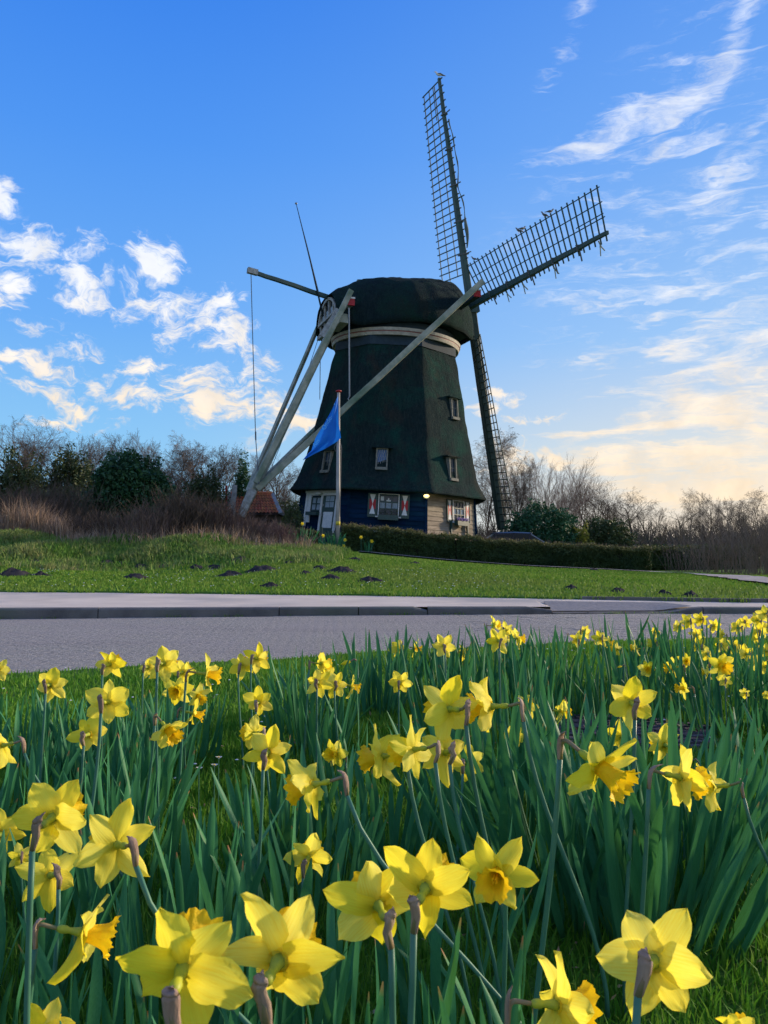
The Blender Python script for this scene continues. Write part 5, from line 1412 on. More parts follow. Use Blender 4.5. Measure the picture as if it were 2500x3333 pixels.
for j in range(9):
    xa = xl + (xr - xl) * j / 9; MB().tube([(xa, 45.95, zr + .04), (xa + (xr - xl) / 9 * 1.05, 45.95, zr + .03)], [.10, .12], 7).out('ridge_tile', 'tile', rf)
MB().beam((xr2 + .03, 44.3, ze + .03), (xr + .02, 45.95, zr + .05), .05, .22, up=(1, 0, 0)).out('verge_board', 'beamw', ob)
MB().beam((xl2 - .03, 44.3, ze + .03), (xl - .02, 45.95, zr + .05), .05, .22, up=(1, 0, 0)).out('verge_board', 'beamw', ob)
# pale broken upright timbers and a red post next to the roof
p = at(760, 1668, 43); tb = empty('weathered_timbers', (p.x, p.y, gzf(p.x, p.y)), 'flaking white leaning timbers left of the tiled roof', 'timber')
MB().beam(at(752, 1690, 43), at(765, 1578, 43), .42, .12, up=(0, -1, 0), w1=.22, seg=6, wob=.03).out('leaning_board', 'beamw', tb)
MB().beam(at(728, 1690, 43.2), at(748, 1600, 43.1), .55, .1, up=(0, -1, 0), w1=.12, seg=4, wob=.03).out('leaning_board', 'beamw', tb)
p = at(737, 1640, 42.7); rp = empty('red_post', (p.x, p.y, gzf(p.x, p.y)), 'thin red post left of the flaking white timbers', 'post')
MB().beam((p.x, p.y, gzf(p.x, p.y)), at(737, 1581, 42.7), .10, .10).out('post', 'red', rp)

# ------------------------------------------------------------------ dark car behind the hedge
CX, CY = pxw(1640, 36.4), 36.4; CZ = gzf(CX, CY)
car = empty('parked_car', (CX, CY, CZ), 'dark car parked behind the hedge below the lower sail, only its roof showing', 'car')
def loftcar(name, secs, y0, y1, mat, inset=.0, parent=car):
    vs = []; fs = []
    for yy, k in ((y0, 1), (y0 + (y1 - y0) * .12, 0), (y0 + (y1 - y0) * .88, 0), (y1, 1)):
        for (x, z) in secs: vs.append((CX + x * (1 - .03 * k), CY + yy, CZ + z - (.05 * k if z > .5 else 0)))
    n = len(secs)
    for r_ in range(3):
        for j in range(n): fs.append((r_ * n + j, r_ * n + (j + 1) % n, (r_ + 1) * n + (j + 1) % n, (r_ + 1) * n + j))
    fs.append(tuple(range(n))[::-1]); fs.append(tuple(3 * n + j for j in range(n)))
    return add(name, vs, fs, mat, parent, False)


loftcar('body', [(-2.15, .3), (-2.2, .6), (-2.05, .8), (-1.2, .95), (1.9, .98), (2.1, .9), (2.15, .4), (2.1, .28)], -.88, .88, 'carpaint')
loftcar('windows', [(-1.2, .95), (-.45, 1.40), (1.1, 1.42), (1.85, .97)], -.74, .74, 'carglass')
loftcar('roof', [(-.5, 1.405), (-.42, 1.455), (.4, 1.475), (1.15, 1.44), (1.2, 1.41)], -.70, .70, 'carpaint')
for x in (-.45, .35, 1.1):
    for y in (-.75, .75): MB().beam((CX + x - .12, CY + y, CZ + .95), (CX + x, CY + y * .96, CZ + 1.42), .06, .05).out('window_pillar', 'carpaint', car)
for x in (-1.35, 1.3):
    for y in (-.82, .82):
        wh = MB().tube([(CX + x, CY + y - .1, CZ + .31), (CX + x, CY + y + .1, CZ + .31)], [.31, .31], 18).out('wheel', 'rubber', car, True)
        MB().tube([(CX + x, CY + y - .11, CZ + .31), (CX + x, CY + y + .11, CZ + .31)], [.2, .2], 12).out('rim', 'metal', wh)
for y in (-.6, .6): MB().box((CX - 2.12, CY + y, CZ + .68), (.1, .3, .12)).out('headlight', 'glass', car)

# fence gate, wheelie bin and low wall bits by the mill door
p = Vector((pxw(1128, 35.5), 35.5, 0)); p.z = gzf(p.x, p.y)
gt = empty('garden_gate', p, 'low dark garden gate between the flagpole and the door hedge', 'gate')
for i in range(7): MB().box((p.x - 1.0 + i * .16, p.y, p.z + .45), (.09, .03, .9)).out('gate_slat', 'green', gt)
for x in (-1.15, .1): MB().box((p.x + x, p.y + .05, p.z + .5), (.12, .12, 1.15)).out('gate_post', 'green', gt)
for z in (.2, .75): MB().box((p.x - .5, p.y + .035, p.z + z), (1.15, .03, .08)).out('gate_rail', 'green', gt)
p = Vector((pxw(1210, 35.2), 35.2, 0)); p.z = gzf(p.x, p.y)
bn = empty('white_bench', p, 'white garden bench top just visible over the hedge left of the front window', 'bench')
MB().box((p.x, p.y, p.z + 1.02), (.75, .05, .2)).out('backrest', 'white', bn); MB().box((p.x, p.y + .2, p.z + .5), (.75, .4, .05)).out('seat', 'white', bn)
for x in (-.33, .33): MB().box((p.x + x, p.y + .1, p.z + .5), (.05, .3, 1.0)).out('leg', 'white', bn)

# ------------------------------------------------------------------ small brick patch in the verge
pz = gzf(*PATCH) + .0
bp = empty('brick_patch', (PATCH[0], PATCH[1], pz), 'patch of dark worn bricks let into the grass between the daffodil clumps', 'paving')
vs = [(PATCH[0], PATCH[1], pz + .006)] + [(PATCH[0] + .42 * math.cos(t) * (1 + .06 * math.sin(5 * t)), PATCH[1] + .36 * math.sin(t), pz + .006) for t in np.linspace(0, 2 * math.pi, 24, endpoint=False)]
add('sand_bed', vs, [(0, i + 1, (i + 1) % 24 + 1) for i in range(24)], 'soil', bp)
MAT['patchbrick'] = M('dark_worn_brick', (.06, .05, .06), (.12, .10, .11), .85, 40, .6, 200, rand=.25)
for j in range(16):
    for i in range(10):
        x = -.42 + i * .095 + (.047 if j % 2 else 0); y = -.36 + j * .048
        if (x / .42) ** 2 + (y / .36) ** 2 < .95:
            o = MB().box((PATCH[0] + x, PATCH[1] + y, pz + .012 + random.uniform(-.004, .004)), (.084, .034, .02), Matrix.Rotation(random.gauss(0, .06), 3, 'Z') @ Matrix.Rotation(random.gauss(0, .05), 3, 'Y')).out('brick', 'patchbrick', bp)

# ------------------------------------------------------------------ daffodil leaves (shared meshes, unit length)
LEAFM = []
for k in range(14):
    r = random.Random(100 + k); SG = 11; vs = []; fs = []; at_ = []
    bend = r.uniform(.01, .17) * (1 if k < 11 else 2.6); tw = r.uniform(-1.2, 1.2); wd = r.uniform(.028, .048); side = r.uniform(-.06, .06); blunt = r.uniform(.5, .8)
    for i in range(SG + 1):
        t = i / SG; a = bend * t * t; x = side * math.sin(t * 3); y = a * (1 + .3 * math.sin(t * 4 + k)); z = t * (1 - bend * bend * .6 * t)
        w_ = wd * (.62 + .38 * min(1, t * 3)) * (1 if t < .78 else max(.10, (1 - ((t - .78) / .22) ** 2.2))) / 2
        an = tw * t; ca, sa = math.cos(an), math.sin(an); f = .32 * w_
        for u, v in ((-1, 0), (-.5, -.7), (0, -1), (.5, -.7), (1, 0)):
            px_, py_ = u * w_, v * f + f * .5; vs.append((x + px_ * ca - py_ * sa, y + px_ * sa + py_ * ca, z)); at_.append(t)
    for i in range(SG):
        for j in range(4): fs.append((i * 5 + j, i * 5 + j + 1, (i + 1) * 5 + j + 1, (i + 1) * 5 + j))
    LEAFM.append(mesh('leaf_blade', vs, fs, 'leaf', True, at_))


def clump(X, Y, n, h, sp, label, leanx=0., leany=0., fan_=.30, group='daffodil leaf clumps', wide=1.0):
    zb = gzf(X, Y) - .01; root = empty('daffodil_leaf_clump', (X, Y, zb), label, 'plant', group)
    for i in range(n):
        a = random.uniform(0, 2 * math.pi); rr = sp * math.sqrt(random.random()); x, y = rr * math.cos(a), rr * math.sin(a)
        L = h * random.uniform(.62, 1.08); tilt = fan_ * (.10 + .55 * rr / sp * random.uniform(.5, 1.2)) + abs(random.gauss(0, .05))
        ax = Vector((math.cos(a) * tilt + leanx + random.gauss(0, .07), math.sin(a) * tilt + leany + random.gauss(0, .07), 1)).normalized()
        q = ax.to_track_quat('Z', 'Y') @ Quaternion((0, 0, 1), random.uniform(0, 6.28))
        s = L; m_ = Matrix.Translation((x, y, -.005)) @ q.to_matrix().to_4x4() @ Matrix.Diagonal((wide * .36 / .36 * (.38 / L) * s * random.uniform(.8, 1.15), (.38 / L) * s * 1.0 if False else s * .8, s, 1))
        link('leaf', random.choice(LEAFM), root, m_)
    return root


NCL = 0
CL = [  # far row, from the middle to the right
 (-.03, 3.85, 46, .43, .11, 'tall upright leaf clump without flowers, alone against the road right of the picture middle'),
 (.22, 4.1, 30, .40, .12, 'leaf clump under the small pair of daffodils just right of the tall upright clump'),
 (.42, 4.0, 40, .42, .14, 'leaf clump below the single wide daffodil at the road edge, right of the middle'),
 (.62, 4.15, 34, .46, .12, 'leaf clump left of the big bushy far clump, under the crowded far flowers'),
 (.83, 3.95, 70, .44, .17, 'big bushy far clump of dark leaves, spreading, with the grass gap on its right'),
 (1.07, 3.85, 34, .38, .13, 'narrow fan-shaped clump standing in the grass gap, two pairs of flowers above it'),
 (1.33, 3.75, 34, .42, .13, 'leaf clump right of the fan-shaped one, under the front-facing small daffodil'),
 (1.52, 3.55, 44, .46, .15, 'leaf clump below the stacked flowers beside the road, right side'),
 (1.78, 3.45, 50, .46, .17, 'leaf clump below the large front-facing far daffodil at the right'),
 (1.45, 4.6, 44, .44, .18, 'leaf clump in the top row at the road edge, left of the right group'),
 (1.75, 4.5, 44, .44, .18, 'leaf clump in the top row at the road edge, middle of the right group'),
 (2.1, 4.3, 44, .44, .18, 'leaf clump in the top row cut by the right edge of the picture'),
 (2.0, 3.3, 44, .44, .18, 'leaf clump at the right edge below the stacked flowers'), (1.68, 2.9, 40, .44, .16, 'leaf clump at the right side midway down, behind the drooping pair of large flowers'),
 # mid
 (-.28, 3.15, 50, .44, .15, 'leaf clump under the tight cluster of flowers left of the tall upright clump'), (-.42, 3.5, 16, .34, .09, 'leaf clump left of the tight cluster, by the short grass'),
 (.28, 3.35, 40, .42, .14, 'leaf clump under the lone small daffodil left of the picture centre right'), (.52, 3.2, 34, .42, .14, 'leaf clump behind the pair of nodding left-facing daffodils'),
 (-.28, 2.0, 24, .34, .10, 'leaf clump under the open star-shaped daffodil in the middle left'), (-.16, 2.75, 14, .36, .07, 'thin leaf clump by the grass gap in the middle'),
 # left mass
 (-1.45, 3.0, 42, .30, .17, 'leaf clump at the left edge, farthest back'), (-1.22, 3.1, 46, .30, .17, 'leaf clump under the wide daffodil near the left edge'), (-1.0, 2.95, 46, .30, .16, 'leaf clump second from the left in the back of the left bed'),
 (-.80, 3.1, 44, .30, .15, 'leaf clump under the leftmost flower against the road'), (-.80, 2.75, 44, .32, .14, 'leaf clump under the cluster of three flowers at left'), (-1.1, 2.35, 40, .38, .16, 'leaf clump in the left bed behind the left-facing edge flower'),
 (-.82, 2.45, 46, .38, .15, 'leaf clump in the left bed under the large pale back-turned daffodil'), (-.78, 2.30, 38, .33, .13, 'leaf clump in the left bed under the right-facing pair'), (-.95, 1.85, 40, .38, .15, 'leaf clump at the left edge in front of the leaning stem'),
 (-.68, 1.85, 42, .34, .15, 'leaf clump between the leaning stem and the three-petalled flower'), (-.60, 1.95, 30, .33, .12, 'leaf clump left of the dark grass gap'), (-.40, 1.5, 36, .36, .13, 'leaf clump right of the three-petalled daffodil'),
 (-.68, 1.35, 36, .36, .14, 'leaf clump below the big back-turned flower at left'), (-.17, 1.75, 34, .36, .12, 'leaf clump below the star-shaped daffodil'), (.0, 2.0, 26, .36, .11, 'sparse leaf clump in front of the leftward-facing drooping daffodil'),
 # front low
 (-.52, 1.0, 26, .34, .12, 'near leaf clump at the lower left corner'), (-.30, 1.08, 26, .36, .11, 'near leaf clump between the right-facing flower and the largest flower'), (-.14, 1.25, 24, .38, .10, 'leaf clump behind the two large lower flowers'),
 (-.06, .95, 22, .40, .09, 'near leaf clump right of the second largest flower'), (.06, .85, 18, .36, .08, 'nearest leaf clump under the joined pair of flowers'), (-.36, .78, 18, .32, .09, 'nearest leaf clump below the largest flower'),
 (.17, .9, 18, .34, .09, 'near clump with a long leaf ending in a brown tip, bottom centre'), (.12, 1.35, 22, .34, .10, 'leaf clump just behind the joined pair of flowers'),
]
for c in CL: clump(c[0], c[1], c[2], c[3], c[4], c[5])
clump(.58, 1.72, 95, .50, .17, 'largest leaf clump, a dense fan spreading right below the big trumpet daffodil', .06, 0, .75, wide=1.15)
clump(.40, 1.85, 60, .46, .14, 'dense dark leaves leaning left behind the back-turned flower with a front trumpet', -.15, 0, .6, wide=1.1)
clump(.80, 1.95, 55, .44, .15, 'leaves leaning right below the right-facing large daffodil', .22, 0, .6, wide=1.1)
clump(.30, 2.25, 60, .44, .15, 'leaf clump under the row of nodding left-facing daffodils', -.08, 0, .5)
clump(.55, 2.5, 50, .44, .15, 'leaf clump under the large pale back-turned daffodil', 0, 0, .5)
clump(.80, 2.45, 26, .34, .12, 'shorter leaves in front of the brick patch')
clump(1.15, 2.25, 34, .38, .15, 'open clump of leaves right of the pair of drooping flowers', .1, 0, .6)
clump(.80, 1.25, 10, .36, .07, 'few thin leaves leaning over the grass at the lower right', .35, 0, .6)

# ------------------------------------------------------------------ daffodil flowers
PET = []
for k in range(14):
    r = random.Random(300 + k); NI, NJ = 12, 8; vs = []; fs = []; at_ = []
    L = .049 * r.uniform(.92, 1.06); Wd = .0160 * r.uniform(.80, 1.18); curl = r.uniform(-.016, .014); twi = r.uniform(-.9, .9); cup = r.uniform(.0, .004); ed = r.uniform(.0005, .0028)
    for i in range(NI + 1):
        t = i / NI; w_ = Wd * (math.sin(math.pi * min(1, (.10 + t * .90)) ** .80) ** .50) if t < 1 else .0004
        w_ *= (1 if t < .8 else max(.05, 1 - ((t - .8) / .2) ** 2.2))
        nick = 1 - .10 * max(0, mn.noise(Vector((t * 9, k, 0)))); nick2 = 1 - .12 * max(0, mn.noise(Vector((t * 8, k, 5))))
        for j in range(NJ + 1):
            u = j / NJ * 2 - 1; x = .004 + L * t; y = u * w_ * (nick if u > 0 else nick2); z = curl * t * t + cup * u * u * 2 - .0022 * math.exp(-(u * 4) ** 2) * (1 - t) + ed * math.sin(t * 11 + u * 3 + k) * abs(u) + .0007 * math.sin(u * 9 + k) * t
            a = twi * t; vs.append((x, y * math.cos(a) - z * math.sin(a) * .3, z + y * math.sin(a))); at_.append(t)
    for i in range(NI):
        for j in range(NJ): fs.append((i * (NJ + 1) + j, (i + 1) * (NJ + 1) + j, (i + 1) * (NJ + 1) + j + 1, i * (NJ + 1) + j + 1))
    PET.append(mesh('petal_surface', vs, fs, 'petal', True, at_))
TRU = []
for k in range(3):
    r = random.Random(50 + k); NI, NJ = 10, 48; vs = []; fs = []
    for i in range(NI + 1):
        t = i / NI
        for j in range(NJ):
            a = 2 * math.pi * j / NJ; fr = max(0, t - .55) / .45
            rr = .0085 + .005 * t + .0085 * t ** 4 + fr ** 1.5 * (.0017 * math.sin(a * 12 + k) + .0013 * math.sin(a * 7 + 1 + k)) + .0006 * math.sin(a * 6) * t
            zz = .040 * t + fr ** 2 * (.0028 * math.sin(a * 9 + 2 * k) + .002 * math.sin(a * 23)) - .004 * t ** 5
            vs.append((rr * math.cos(a), rr * math.sin(a), zz))
    for i in range(NI):
        for j in range(NJ): fs.append((i * NJ + j, i * NJ + (j + 1) % NJ, (i + 1) * NJ + (j + 1) % NJ, (i + 1) * NJ + j))
    n = len(vs); vs.append((0, 0, .006)); 
    for j in range(NJ): fs.append((n, NJ + (j + 1) % NJ, NJ + j))
    TRU.append(mesh('trumpet_surface', vs, fs, 'trumpet', True))
b = MB(); b.tube([(0, 0, .004), (0, 0, -.006), (0, 0, -.014), (0, 0, -.018), (0, 0, -.024), (0, 0, -.028)], [.0072, .0045, .0032, .0046, .0044, .0026], 10); TUBE = mesh('tube_surface', b.v, b.f, 'tube', True)
b = MB()
for a in range(4): b.tube([(.0015 * math.cos(a * 1.6), .0015 * math.sin(a * 1.6), .004), (.003 * math.cos(a * 1.6), .003 * math.sin(a * 1.6), .026)], [.0009, .0014], 5)
STAM = mesh('stamen_surface', b.v, b.f, 'trumpet', True)


def daff(px, py, size, azd, label, group=None, pitch=None, leanv=(0, 0), d=None, dz=None, big=1.0, lo=.30, hi=.56, roll=None, open_=None):
    D0 = .096 * big; Yd = F * D0 / size if d is None else d
    for _ in range(3):
        P = at(px, py, Yd)
        if P.z < lo and P.z < CAM.z: Yd *= (CAM.z - lo) / (CAM.z - P.z)
        elif P.z > hi: Yd *= (CAM.z - hi) / (CAM.z - P.z)
    P = at(px, py, Yd); s = size / F * Yd / .096
    az_ = R(azd + random.uniform(-9, 9)); pt = R(pitch if pitch is not None else random.uniform(-14, 8))
    D = Vector((math.sin(az_) * math.cos(pt), math.cos(az_) * math.cos(pt), math.sin(pt)))
    Dxy = Vector((D.x, D.y, 0))
    # node where the stem bends over, then down to the bulb
    Rr = P - D * .026 * s; bk = max(0, D.y); Nn = Rr - D * (.032 - .020 * bk) * s + Vector((0, 0, (-.008 + .022 * bk) * s))
    base = Vector((Nn.x - Dxy.x * .03 + leanv[0] + random.uniform(-.02, .02), Nn.y - Dxy.y * .03 + leanv[1] + random.uniform(-.02, .02), 0)); base.y = max(base.y, .35); base.z = gzf(base.x, base.y)
    root = empty('daffodil', base, label, 'daffodil', group)
    C = P - base; zq = D.to_track_quat('Z', 'Y').to_matrix().to_4x4(); rl = random.uniform(0, 6.28) if roll is None else R(roll)
    FM = Matrix.Translation(C) @ zq @ Matrix.Rotation(rl, 4, 'Z') @ Matrix.Diagonal((s, s, s, 1))
    fold = random.uniform(.0, .22) if open_ is None else open_
    for k in range(6):
        f = fold + random.uniform(-.32, .34) + (.10 if k % 2 else 0)
        m_ = FM @ Matrix.Rotation(k * math.pi / 3 + random.uniform(-.08, .08), 4, 'Z') @ Matrix.Translation((0, 0, -.0008 * (k % 2))) @ Matrix.Rotation(-f, 4, 'Y') @ Matrix.Scale(random.uniform(.88, 1.08), 4)
        link('petal', random.choice(PET), root, m_)
    link('trumpet', random.choice(TRU), root, FM)
    link('flower_tube', TUBE, root, FM)
    if size > 60: link('stamens', STAM, root, FM)
    # papery spathe wrapped round the bent neck
    n = 8; pts = []
    T0 = (base - Nn).normalized()
    for i in range(n + 1):
        t = i / n; c1 = Rr - D * .022 * s; c2 = Nn + Vector((0, 0, .014 * s))
        e = Nn - Vector((random.uniform(-.006, .006) * bk * s, 0, (.016 + .016 * bk) * s)) + T0 * .004
        pts.append(Rr * (1 - t) ** 3 + c1 * 3 * t * (1 - t) ** 2 + c2 * 3 * t * t * (1 - t) + e * t ** 3)
    b = MB(); b.tube(pts, [q * s for q in (.0022, .0024, .0025, .0026, .0027, .0028, .0030, .0032, .0034)], 8); b.out('neck', 'neck', root, True)
    # papery spathe: a pointed flattened sheath springing from the stem top and lying over the neck
    sideq = D.cross(Vector((0, 0, 1))); sideq = sideq.normalized() if sideq.length > .01 else Vector((1, 0, 0)); sw = random.uniform(-.5, .5); n2 = 13; vs = []; fs = []
    tipo = (Vector((random.uniform(-.010, .010), 0, random.uniform(.009, .018))) - D * .003) * s
    for i in range(n2 + 1):
        t = i / n2; k = (1 - t * .86) * n; a_ = int(min(k, n - 1)); c = pts[a_].lerp(pts[a_ + 1], k - a_) + tipo * t * t
        tg = (pts[max(a_ - 1, 0)] - pts[min(a_ + 1, n)]).normalized(); u = (sideq * math.cos(sw) + tg.cross(sideq) * math.sin(sw)).normalized(); v = tg.cross(u).normalized()
        wA = (.0036 + .0031 * math.sin(math.pi * min(1, t * 1.0)) ** .8) * (1 - t ** 1.9) ** .8 * s + .0003 * s; wB = wA * .55
        for j in range(8):
            q = 2 * math.pi * j / 8; vs.append(c + u * math.cos(q) * wA + v * math.sin(q) * wB + Vector((0, 0, .0006 * s * math.sin(j * 2.3 + i * 1.7))))
    for i in range(n2):
        for j in range(8): fs.append((i * 8 + j, i * 8 + (j + 1) % 8, (i + 1) * 8 + (j + 1) % 8, (i + 1) * 8 + j))
    b = MB(); b.v = vs; b.f = fs
    b.out('spathe', 'spathe', root, True)
    # stem
    E_ = pts[-1]; m_ = 10; h = E_.z - base.z; sp = []
    K1 = E_ - Vector((Dxy.x * .01 - leanv[0] * .12, Dxy.y * .01 - leanv[1] * .12, h * .35)); K2 = base + Vector((random.uniform(-.01, .01), 0, h * .35))
    for i in range(m_ + 1):
        t = i / m_; sp.append(E_ * (1 - t) ** 3 + K1 * 3 * t * (1 - t) ** 2 + K2 * 3 * t * t * (1 - t) + base * t ** 3)
    sp[-1] = base - Vector((0, 0, .02)); b = MB(); b.tube(sp, [.0034 * s] * m_ + [.0042 * s], 7); b.out('stem', 'stemgreen', root, True)
    return root


def bud(px, py, size, azd, Yd, label):
    P = at(px, py, Yd); s = size / F * Yd / .05; az_ = R(azd); D = Vector((math.sin(az_), math.cos(az_), -.25)).normalized()
    base = Vector((P.x - D.x * .06, P.y - D.y * .06, 0)); base.z = gzf(base.x, base.y); root = empty('daffodil_bud', base, label, 'daffodil bud')
    b = MB(); b.tube([P - D * .020 * s, P - D * .008 * s, P + D * .006 * s, P + D * .024 * s], [.003 * s, .009 * s, .0095 * s, .001], 9); b.out('bud', 'petal', root, True)
    Nn = P - D * .05 * s; b = MB(); b.tube([P - D * .018 * s, P - D * .034 * s + Vector((0, 0, .006)), Nn - Vector((0, 0, .006))], [.003 * s, .004 * s, .0035 * s], 7); b.out('spathe', 'spathe', root, True)
    b = MB(); b.tube([Nn - Vector((0, 0, .006)), Nn.lerp(base, .4) + Vector((0, 0, .01)), base], [.003 * s] * 3, 7); b.out('stem', 'stemgreen', root, True)


B, Rt, Lf, FT = 0, 90, -90, 180
DF = [
 (595, 3150, 430, 8, 'largest daffodil of all, seen from behind at the bottom left, a spathe across it', dict(pitch=6, leanv=(.02, -.02))),
 (905, 3130, 400, 12, 'second largest daffodil, back turned, directly right of the largest one at the bottom', dict(pitch=4)),
 (1230, 2945, 300, -14, 'left one of two overlapping back-turned daffodils at the lower centre', dict(pitch=4, d=.86)),
 (1385, 2890, 310, 14, 'right one of two overlapping back-turned daffodils at the lower centre', dict(pitch=5, d=.80)),
 (1620, 2840, 235, 196, 'daffodil facing the viewer with its orange-yellow trumpet open, right of the overlapping pair', dict(pitch=-4)),
 (2130, 3130, 350, 38, 'large back-turned daffodil at the lower right with its trumpet showing at the bottom right', dict(pitch=-18, leanv=(-.06, 0))),
 (1810, 3270, 300, 70, 'broad-petalled daffodil cut by the bottom edge, left of the large lower right one', dict(pitch=-10)),
 (2405, 3365, 150, 30, 'petal tips of a daffodil at the bottom edge near the right corner', dict()),
 (135, 3370, 200, 0, 'petal tips of a daffodil at the bottom edge near the left corner', dict()),
 (265, 3035, 260, 72, 'sideways daffodil with a frilled trumpet to the right, lower left', dict(pitch=-16)),
 (172, 2660, 265, 5, 'big back-turned daffodil at the left with an upright spathe and a straight stem in front', dict(pitch=2)),
 (165, 2850, 190, -40, 'drooping daffodil half hidden below the big back-turned one at the left', dict(pitch=-22)),
 (65, 2790, 80, -30, 'small crumpled dark yellow daffodil at the left edge', dict(pitch=-25, d=1.5)),
 (0, 2715, 150, 0, 'daffodil cut by the left edge beside the big back-turned one', dict()),
 (380, 2750, 240, -42, 'daffodil with one tall petal and a long leaning stem to the right, lower left', dict(pitch=-12, leanv=(.28, .0))),
 (1005, 2790, 150, 10, 'thin-petalled daffodil half behind leaves left of the overlapping pair', dict(pitch=5)),
 (1020, 2555, 205, -80, 'left-facing daffodil on a long arching stem leaning right, at the centre', dict(pitch=-16, leanv=(.30, -.05))),
 (1092, 2455, 95, -150, 'small ragged daffodil above the arching centre one', dict(pitch=10)),
 (870, 2450, 158, 8, 'open star-shaped back-turned daffodil left of the centre', dict(pitch=0)),
 (825, 2385, 105, -50, 'left-facing daffodil just above the star-shaped one', dict(pitch=-10)),
 (841, 2286, 98, 5, 'flat star daffodil, topmost of the three left of the centre', dict(pitch=0)),
 (1245, 2462, 180, -68, 'leftmost of the row of nodding daffodils at the centre right, trumpet to the left', dict(pitch=-14, leanv=(.08, 0))),
 (1345, 2440, 190, -50, 'second of the row of nodding daffodils, one broad petal upright', dict(pitch=-14, leanv=(.06, 0))),
 (1450, 2450, 175, -20, 'third of the row of nodding daffodils, partly hidden by leaves', dict(pitch=-18, leanv=(.06, 0))),
 (1520, 2480, 125, 20, 'last and smallest of the row of nodding daffodils', dict(pitch=-6)),
 (1462, 2308, 200, -38, 'daffodil with a tall pointed petal above the nodding row', dict(pitch=-8, leanv=(.08, 0))),
 (1600, 2300, 200, -70, 'left-facing daffodil with a curved brown neck, right of the one with a tall pointed petal', dict(pitch=-8, leanv=(.10, 0))),
 (1672, 2400, 80, 0, 'sliver of a daffodil between leaves right of the nodding row', dict()),
 (1710, 2300, 85, 180, 'small upturned daffodil half hidden in leaves right of the curved brown neck', dict(pitch=25)),
 (1822, 2315, 85, 75, 'small right-facing daffodil in front of the brick patch', dict(pitch=-12)),
 (2057, 2288, 172, 12, 'pale back-turned daffodil with rounded petals beyond the brick patch', dict(pitch=0, leanv=(-.04, 0))),
 (1950, 2495, 275, 142, 'large daffodil with its frilled trumpet turned to the lower right, right of the centre', dict(pitch=-26, leanv=(-.02,0))),
 (2025, 2400, 100, 0, 'daffodil partly hidden behind the large frilled-trumpet one', dict()),
 (2215, 2530, 205, 78, 'right-facing large daffodil beside another facing it, at the right', dict(pitch=-14)),
 (2325, 2560, 165, -60, 'thin-petalled daffodil with two curved necks, right of the right-facing large one', dict(pitch=-14, leanv=(.1, 0))),
 (2165, 2425, 115, -10, 'back-turned daffodil above the right-facing large one', dict()),
 (10, 2427, 140, -80, 'left-facing daffodil cut by the left edge, stem leaning to the right', dict(pitch=-14, leanv=(.22, 0))),
 (-5, 2180, 80, 0, 'daffodil cut by the left edge against the road', dict()),
 (163, 2230, 108, -10, 'wide back-turned daffodil near the left edge, alone against the grass', dict()),
 (358, 2162, 100, 18, 'back-turned daffodil against the road, upper left, a leaf across it', dict()),
 (353, 2286, 148, 8, 'large back-turned daffodil at the left below the one against the road', dict()),
 (287, 2390, 125, 0, 'daffodil behind leaves below the large back-turned one at the left', dict()),
 (534, 2160, 118, 12, 'back-turned daffodil in the middle of the left cluster of three against the road', dict()),
 (483, 2172, 75, 0, 'daffodil peeping out left behind the middle of the left cluster', dict(d=3.1)), (597, 2188, 80, 10, 'daffodil peeping out right behind the middle of the left cluster', dict(d=3.0)),
 (673, 2194, 115, 92, 'right-facing daffodil with orange trumpet at the right end of the left cluster', dict(pitch=-8)),
 (578, 2246, 98, 185, 'daffodil facing the viewer, trumpet open, below the left cluster', dict(pitch=-5)),
 (645, 2262, 80, 130, 'folded daffodil tucked below the right-facing one of the left cluster', dict(pitch=-30)),
 (629, 2322, 90, 75, 'small right-facing daffodil with a frilled trumpet in the left bed', dict(pitch=-16)),
 (545, 2372, 128, 120, 'daffodil with its trumpet hanging down to the right, lowest of the left group', dict(pitch=-30)),
 (785, 2164, 88, -12, 'left one of a close back-turned pair against the grass', dict()), (838, 2145, 88, 14, 'right one of a close back-turned pair against the grass', dict()),
 (1045, 2160, 82, 60, 'topmost daffodil of the tight central cluster', dict()), (1035, 2222, 92, 0, 'lower left daffodil of the tight central cluster', dict()), (1092, 2230, 88, 0, 'lower right daffodil of the tight central cluster', dict()), (1060, 2195, 80, 180, 'middle daffodil of the tight central cluster', dict()),
 (1145, 2233, 72, 95, 'right-facing daffodil beside the tight central cluster', dict(pitch=-15)),
 (1303, 2222, 78, 5, 'lone small back-turned daffodil in the middle, right of the tall upright clump', dict(lo=.34)),
 (1297, 2112, 62, -20, 'left one of a small pair at the road edge', dict()), (1350, 2110, 58, 85, 'right one of a small pair at the road edge', dict(pitch=-12)),
 (1445, 2104, 76, 5, 'wide small daffodil at the road edge between the pair and the far cluster', dict()), (1505, 2122, 58, 90, 'narrow sideways daffodil right of the wide one at the road edge', dict()),
 (1607, 2035, 56, 60, 'topmost daffodil of the far cluster right of the middle', dict()), (1645, 2052, 58, 30, 'upper right daffodil of the far cluster right of the middle', dict()), (1622, 2085, 86, 0, 'largest daffodil of the far cluster, low in front', dict()), (1684, 2078, 62, 80, 'rightmost daffodil of the far cluster right of the middle', dict()), (1660, 2066, 50, 0, 'small daffodil in the back of the far cluster', dict()),
 (1882, 2083, 54, 0, 'left lower one of the three flowers above the fan-shaped clump', dict()), (1901, 2055, 48, 40, 'upper one of the three flowers above the fan-shaped clump', dict()),
 (1955, 2078, 58, 0, 'star-shaped one above the right side of the fan-shaped clump', dict()), (1981, 2090, 42, 90, 'small folded one touching the star-shaped one', dict()), (2009, 2113, 50, -40, 'left-facing one hanging right of the star-shaped one', dict()),
]
for q in DF: daff(*q[:5], **q[5])
FG = 'small far daffodils in the right-hand bed'
